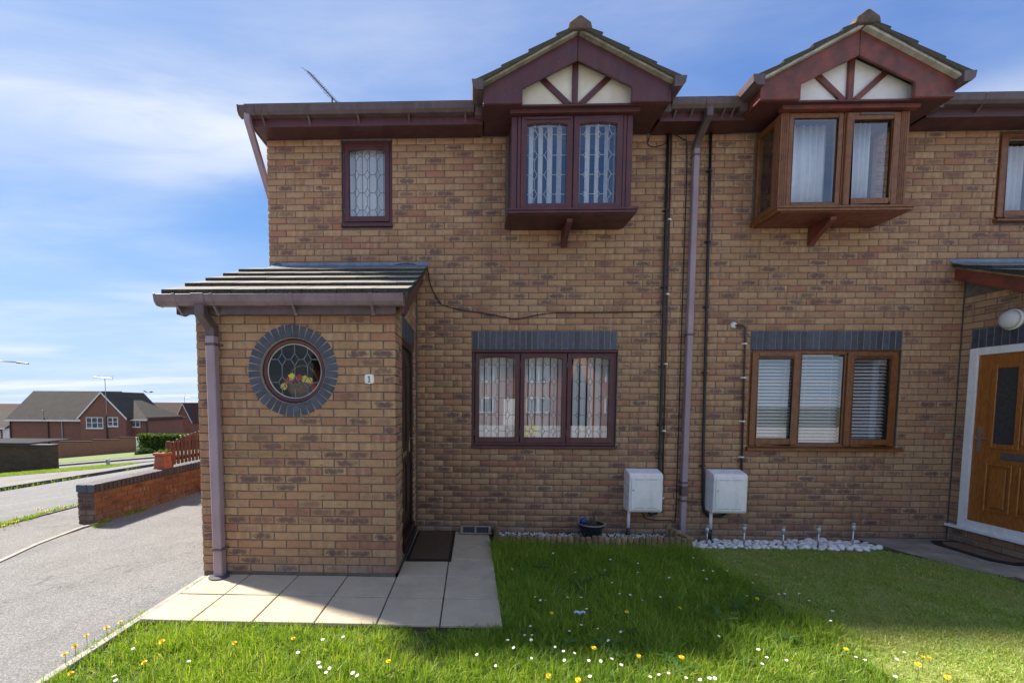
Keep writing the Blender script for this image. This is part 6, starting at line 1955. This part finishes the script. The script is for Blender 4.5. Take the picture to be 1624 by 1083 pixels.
# houses across the front street, mirrored in the windows
for i, x0 in enumerate((-9.0, 1.5, 12.0)):
    o = thing('opposite_house', (x0 + 4, -30, 0), ['red brick house across the front street, left of three', 'red brick house across the front street, middle of three', 'red brick house across the front street, right of three'][i], 'house', 'houses across the front street')
    roofed_block(o, x0, x0 + 8.6, -38, -30, -.3, 4.9, 7.4, 'x', 'farbrick', 'fartile', barge=False)
    for a, z in ((1.0, 1.0), (5.4, 1.0), (1.0, 3.4), (5.4, 3.4)):
        mb = MB(); mb.box(x0 + a, x0 + a + 1.8, -29.99, -29.93, z, z + 1.2); w = mb.build('window', 'white', o)
        for k in (0, 1): mb = MB(); mb.box(x0 + a + .08 + k * .86, x0 + a + .86 + k * .86, -29.925, -29.92, z + .08, z + 1.12); mb.build('pane', 'farglass', w)
    mb = MB(); mb.box(x0 + 3.6, x0 + 4.6, -29.99, -29.93, 0, 2.1); mb.build('door', 'white', o)


# ------------------------------------------------------------------ grass and flowers
def blades(name, P, hgt, wid, mat, lean=.45, seed=1):
    r = np.random.default_rng(seed); n = len(P)
    a = r.uniform(0, 2 * np.pi, n); side = np.column_stack([np.cos(a), np.sin(a), np.zeros(n)])
    b = r.uniform(0, 2 * np.pi, n); ln = np.abs(r.normal(0, lean, n))
    d = np.column_stack([np.cos(b) * ln, np.sin(b) * ln, np.ones(n)]); d /= np.linalg.norm(d, axis=1)[:, None]
    h = hgt[:, None]; w = wid[:, None] * .5
    mid = P + d * h * .55
    tip = P + d * h * .95 + np.column_stack([np.cos(b), np.sin(b), np.full(n, -.15)]) * h * (ln[:, None] * .35)
    V = np.stack([P - side * w, P + side * w, mid + side * w * .8, mid - side * w * .8, tip], 1).reshape(-1, 3)
    i = np.arange(n)[:, None] * 5
    return raw_mesh(name, V, [np.hstack([i, i + 1, i + 2, i + 3]), np.hstack([i + 3, i + 2, i + 4])], mat)


def vnoise(P, s, seed):
    """smooth lattice noise 0..1"""
    r = np.random.default_rng(seed); T = r.random((64, 64)); q = P[:, :2] * s; i = np.floor(q).astype(int); f = q - i; f = f * f * (3 - 2 * f)
    g = lambda a, b: T[(i[:, 0] + a) % 64, (i[:, 1] + b) % 64]
    return (g(0, 0) * (1 - f[:, 0]) + g(1, 0) * f[:, 0]) * (1 - f[:, 1]) + (g(0, 1) * (1 - f[:, 0]) + g(1, 1) * f[:, 0]) * f[:, 1]


N = 260000
P = np.column_stack([rng.uniform(.03, 5.25, N), rng.uniform(-3.7, -.50, N), np.full(N, -.03)])
# blades stand in tufts
ok = rng.random(N) < .55
tc_ = np.column_stack([rng.uniform(.03, 5.25, 9000), rng.uniform(-3.7, -.5, 9000)])
ti = rng.integers(0, 9000, N)
P[ok, :2] = tc_[ti[ok]] + rng.normal(0, .013, (ok.sum(), 2))
ok = ~((P[:, 0] < 2.71 + rng.normal(0, .014, N)) & (P[:, 1] > -2.405 + rng.normal(0, .012, N)))
ok &= (P[:, 0] < 4.84 + .30 * vnoise(P, 2.6, 77) + rng.normal(0, .07, N)) & (P[:, 0] > .03) & (P[:, 1] < -.49)
P, ti = P[ok], ti[ok]
n1_ = vnoise(P, 2.3, 11); n2_ = vnoise(P, 8.0, 12)
keep = rng.random(len(P)) < np.clip(.35 + .75 * n1_ + .3 * n2_, 0, 1)
P, n1_, n2_, ti = P[keep], n1_[keep], n2_[keep], ti[keep]
back = np.clip((P[:, 1] + 1.5) / .9, 0, 1)
tuft = (np.random.default_rng(5).random(9000) ** 2)[ti]
hg = (.028 + .050 * n1_ + .040 * n2_ ** 2 + .030 * back + .055 * tuft) * rng.uniform(.5, 1.25, len(P))
near_pave = (P[:, 0] < 2.7) & (P[:, 1] > -2.55)
hg[near_pave] *= .75
hg += np.where((P[:, 1] > -.85) & (P[:, 0] > 2.72), .05 * np.clip((3.9 - P[:, 0]) / .6, .0, 1) * np.clip((P[:, 1] + .85) / .2, 0, 1) * rng.uniform(.3, 1.2, len(P)), 0)
go = blades('grass', P, hg, rng.uniform(.0028, .0070, len(P)), 'grass', .75, 21)
tag(go, 'long green grass of the unmown left lawn', 'grass', kind='stuff')

N = 150000
P = np.column_stack([rng.uniform(4.95, 7.6, N), rng.uniform(-3.6, -.42, N), np.full(N, -.025)])
edge = np.interp(-P[:, 1], [-p[1] for p in PATH], [p[0] for p in PATH])
ok = P[:, 0] < edge + rng.normal(.0, .015, N)
ok &= rng.random(N) < np.clip(.25 + 1.1 * vnoise(P, 11, 61) + .35 * (vnoise(P, 2.2, 62) - .4), 0.1, 1)
P = P[ok]
go = blades('grass', P, (.014 + .022 * vnoise(P, 7, 31)) * rng.uniform(.5, 1.4, len(P)), rng.uniform(.003, .0065, len(P)), 'mown', 1.5, 33)
tag(go, 'short mown yellowish grass of the right lawn', 'grass', kind='stuff')
# verge grass and tufts along the street
N = 26000
P = np.column_stack([rng.uniform(-26, -11.6, N), rng.uniform(11.2, 13.2, N), np.zeros(N)])
P[:, 2] = [gz(x, y) + .04 for x, y in P[:, :2]]
go = blades('grass', P, rng.uniform(.03, .10, len(P)), rng.uniform(.008, .016, len(P)), 'grass', .5, 41); tag(go, 'rough grass of the verge by the dark brick outbuilding', 'grass', kind='stuff')
N = 7000
P = np.column_stack([-3.66 + rng.normal(0, .045, N), rng.uniform(-1.2, 4.5, N), np.full(N, -.02)])
P = P[vnoise(P, 1.7, 51) > .24]
go = blades('grass', P, rng.uniform(.02, .075, len(P)), rng.uniform(.004, .009, len(P)), 'grass', .6, 43); tag(go, 'thin line of grass growing along the kerb of the side street', 'grass', kind='stuff')
N = 900
P = np.column_stack([-9.62 + rng.normal(0, .05, N), rng.uniform(4, 13, N), np.zeros(N)])
P = P[vnoise(P, .9, 57) > .55]; P[:, 2] = [gz(x, y) - .045 for x, y in P[:, :2]]
go = blades('grass', P, rng.uniform(.05, .14, len(P)), rng.uniform(.01, .02, len(P)), 'grass', .6, 44); tag(go, 'grass tufts growing in the gutter of the far kerb', 'grass', kind='stuff')
for (x, y) in ((-2.47, .32), (-2.46, .75), (-2.44, .95), (-2.36, .10)):
    N = 90; P = np.column_stack([x + rng.normal(0, .035, N), y + rng.normal(0, .06, N), np.full(N, -.012)])
    go = blades('weed_tuft', P, rng.uniform(.02, .07, N), rng.uniform(.004, .009, N), 'grass', .8, int(y * 100) + 5); tag(go, 'tuft of weeds at the foot of the drive wall', 'weed', kind='stuff')


N = 1500
P = np.column_stack([rng.uniform(.06, 2.7, N), rng.choice([-1.515, -1.505, -2.39], N) + rng.normal(0, .006, N), np.full(N, .0)])
k_ = rng.random(N) < .35; P[k_, 0] = rng.choice([2.70, .056], k_.sum()) + rng.normal(0, .008, k_.sum()); P[k_, 1] = rng.uniform(-2.4, -1.5, k_.sum())
P = P[(vnoise(P, 4.1, 71) > .60)]
go = blades('weed_tuft', P, rng.uniform(.01, .035, len(P)), rng.uniform(.002, .005, len(P)), 'grass', .9, 47); tag(go, 'sparse weeds sprouting along the slab edges', 'weed', kind='stuff')
N = 2600
P = np.column_stack([rng.choice([-.01, -2.27], N) + rng.normal(0, .02, N), rng.uniform(-4.2, -1.6, N), np.full(N, -.012)])
P = P[(vnoise(P, 2.6, 73) > .58)]
go = blades('weed_tuft', P, rng.uniform(.01, .05, len(P)), rng.uniform(.003, .006, len(P)), 'grass', .9, 48); tag(go, 'sparse grass creeping over the drive edgings', 'weed', kind='stuff')


def rosette(x, y, r0, n, seed, name='broadleaf_weed', label='flat rosette of toothed dandelion leaves in the long grass', z=.0, up=.35):
    r = random.Random(seed); t_ = MB()
    for i in range(n):
        a = 6.283 * i / n + r.uniform(-.3, .3); L = r0 * r.uniform(.6, 1.1); d = Vector((math.cos(a), math.sin(a), up * r.uniform(.5, 1.6))); s_ = Vector((-math.sin(a), math.cos(a), 0))
        p = Vector((x, y, z)); pts_l, pts_r = [], []
        for k in range(6):
            u = k / 5; c = p + d * (L * u) + Vector((0, 0, -.28 * L * u * u)); w = L * .16 * math.sin(math.pi * min(1, .12 + .85 * u)) * (1.15 if k % 2 else .65)
            pts_l.append(c + s_ * w); pts_r.append(c - s_ * w)
        for k in range(5): t_.add([pts_l[k], pts_r[k], pts_r[k + 1], pts_l[k + 1]], [(0, 1, 2, 3)])
    return tag(t_.build(name, 'leaf'), label, 'weed', 'broadleaf weeds in the lawn')


for i in range(34):
    x, y = random.uniform(2.8, 4.85), random.uniform(-3.0, -.75)
    rosette(x, y, random.uniform(.05, .11), random.randint(6, 10), 100 + i, z=.015)
def fern_weed(px, py, n, label, seed):
    r = random.Random(seed); p0 = at(px, py, Z=.02); mb = MB()
    for i in range(n):
        a = 6.283 * i / n + r.uniform(-.4, .4); L = r.uniform(.09, .17); d = Vector((math.cos(a), math.sin(a), r.uniform(.5, 1.1))); s_ = Vector((-math.sin(a), math.cos(a), 0))
        rib = [p0 + d * (L * k / 12) + Vector((0, 0, -.5 * L * (k / 12) ** 2)) for k in range(13)]
        for k in range(1, 12):
            w = L * .20 * math.sin(math.pi * (k + 1) / 14); t_ = (rib[k + 1] - rib[k]).normalized()
            for sg in (-1, 1):
                tip = rib[k] + s_ * (sg * w) + t_ * (w * .55) + Vector((0, 0, r.uniform(-.004, .006)))
                mb.add([rib[k], rib[k] + t_ * .006, tip, (rib[k] + tip) * .5 - t_ * .003], [(0, 1, 2, 3)])
    tag(mb.build('fern_weed', 'leaf'), label, 'weed', 'feathery weeds in the lawn')


fern_weed(1175, 965, 11, 'feathery weed clump in the long grass, middle of three near the lawn boundary', 1)
fern_weed(1205, 948, 8, 'feathery weed clump in the long grass, nearest the house of three', 2)
fern_weed(1145, 985, 9, 'feathery weed clump in the long grass, farthest from the house of three', 3)


def flower_mesh(kind, v):
    r = random.Random(v * 13 + len(kind)); mb = MB()
    if kind == 'daisy':
        tl = Vector((r.uniform(-.35, .35), r.uniform(-.5, .1), 1)).normalized(); ax1 = tl.orthogonal().normalized(); ax2 = tl.cross(ax1)
        c = Vector((0, 0, 0)); n = 13
        for k in range(n):
            a = 6.283 * k / n; d = (ax1 * math.cos(a) + ax2 * math.sin(a)); s_ = (ax2 * math.cos(a) - ax1 * math.sin(a)) * .0024; R_ = .0115 * r.uniform(.85, 1.1)
            mb.add([c + d * .003, c + d * R_ * .75 + s_ + tl * .0015, c + d * R_ + tl * .0025, c + d * R_ * .75 - s_ + tl * .0015], [(0, 1, 2, 3)], 0)
        b0 = len(mb.v); ring = [c + (ax1 * math.cos(6.283 * k / 8) + ax2 * math.sin(6.283 * k / 8)) * .0045 + tl * .001 for k in range(8)]
        mb.add(ring + [c + tl * .0045], [(k, (k + 1) % 8, 8) for k in range(8)], 1)
        mb.tube([(0, 0, -.085), (0.002, 0, -.04), (0, 0, -.001)], .0009, 4, 2)
        ms = ['petal', 'yellow', 'leaf']
    else:
        tl = Vector((r.uniform(-.3, .3), r.uniform(-.5, .0), 1)).normalized(); ax1 = tl.orthogonal().normalized(); ax2 = tl.cross(ax1); c = Vector((0, 0, 0))
        for lay, (n, R0, lift) in enumerate(((20, .021, .003), (16, .016, .008), (11, .010, .011))):
            for k in range(n):
                a = 6.283 * (k + .3 * lay) / n; d = (ax1 * math.cos(a) + ax2 * math.sin(a)); s_ = (ax2 * math.cos(a) - ax1 * math.sin(a)) * .0022; R_ = R0 * r.uniform(.85, 1.12)
                mb.add([c + d * .002, c + d * R_ * .7 + s_ + tl * lift * .8, c + d * R_ + tl * lift, c + d * R_ * .7 - s_ + tl * lift * .8], [(0, 1, 2, 3)], 0)
        mb.tube([(0, 0, -.11), (.003, 0, -.05), (0, 0, -.002)], .0016, 5, 1)
        mb.lathe([(.0015, -.008), (.006, -.004), (.005, .001)], (0, 0, 0), 8, 1)
        ms = ['yellow', 'leaf']
    o = mb.build(kind, ms); me = o.data; bpy.data.objects.remove(o); return me


DM = [flower_mesh('daisy', i) for i in range(5)]; DD = [flower_mesh('dandelion', i) for i in range(4)]


def flower(kind, px, py, z, group, label, sc=1.0):
    p = at(px, py, Z=z)
    o = bpy.data.objects.new(kind, random.choice(DM if kind == 'daisy' else DD)); COL.objects.link(o)
    o.location = p; s = sc * random.uniform(.9, 1.2); o.scale = (s, s, s); o.rotation_euler = (0, 0, random.uniform(-.8, .8))
    tag(o, label, kind, group)


c2 = [(312, 100), (471, 118), (374, 153), (456, 147), (548, 128), (547, 154), (476, 182), (497, 213), (526, 216), (352, 223), (262, 222), (276, 231), (290, 231), (390, 223), (405, 255), (635, 168), (611, 222), (739, 172), (560, 231), (731, 148), (757, 150), (702, 113), (797, 149), (878, 160), (869, 183), (852, 219), (940, 214), (957, 213), (1025, 232), (998, 213), (1090, 261), (1085, 288), (773, 331), (500, 319), (390, 300), (436, 310), (465, 343), (357, 317), (248, 303), (232, 328), (253, 328), (250, 341), (185, 342), (201, 363), (317, 361), (340, 373), (371, 378), (251, 392), (343, 398), (411, 399), (444, 400), (475, 394), (501, 411), (151, 413), (99, 382), (883, 368), (907, 390), (894, 408), (962, 398), (606, 438), (633, 434), (582, 444), (721, 452), (748, 448), (762, 448), (682, 447), (414, 443), (1265, 443), (1155, 389), (1181, 397), (1290, 376), (1269, 395)]
c3 = [(695, 390), (1096, 358), (1172, 395), (1177, 412), (1212, 415), (1199, 431), (1298, 433), (1315, 442), (1262, 300), (1187, 310), (420, 445), (425, 460), (490, 343)]
for x, y in c2: flower('daisy', 700 + x / 1.7576, 820 + y / 1.7576, .070, 'daisies in the long grass', 'small white daisy growing in the long grass', .85)
for x, y in c3: flower('daisy', x / 2.32, 880 + y / 2.32, .065, 'daisies in the long grass', 'small white daisy growing in the long grass')
dn = [(812, 902), (875, 972), (994, 970), (1078, 964), (1201, 949), (942, 1027), (1013, 1040), (1081, 1042), (870, 1071), (917, 1078), (1464, 1042), (1456, 1053), (1474, 1043), (1503, 1074), (1342, 1029), (191, 986), (169, 995), (137, 1007), (103, 1037), (119, 1024), (257, 1017), (372, 1019), (465, 1012), (616, 1048), (112, 1067), (229, 1050), (928, 845), (934, 846), (943, 853)]
for x, y in dn: flower('dandelion', x, y, .085 if x > 260 else .07, 'dandelions in the lawn', 'yellow dandelion flowering in the long grass', .8 if y > 940 else .6)
for x, y in ((60, 806), (66, 807), (74, 810), (92, 802), (99, 806), (104, 802), (21, 827), (13, 828), (5, 833), (80, 812), (28, 826)):
    flower('dandelion', x, y, .03, 'dandelions along the kerb', 'yellow dandelion in the grass line along the street kerb', .85)
# a crumpled silver wrapper in the grass
p = at(918, 971, Z=.07); mb = MB()
r_ = random.Random(4)
for i in range(3):
    for j in range(5):
        f_ = lambda a, b: p + Vector((-.035 + .016 * a, -.012 + .011 * b, .010 * math.sin(a * 2.1 + b * 1.7)))
        mb.add([f_(j, i), f_(j + 1, i), f_(j + 1, i + 1), f_(j, i + 1)], [(0, 1, 2, 3)])
o = mb.build('wrapper', 'metal'); o.modifiers.new('thick', 'SOLIDIFY').thickness = .0006
tag(o, 'crumpled silver wrapper lying in the long grass', 'litter')
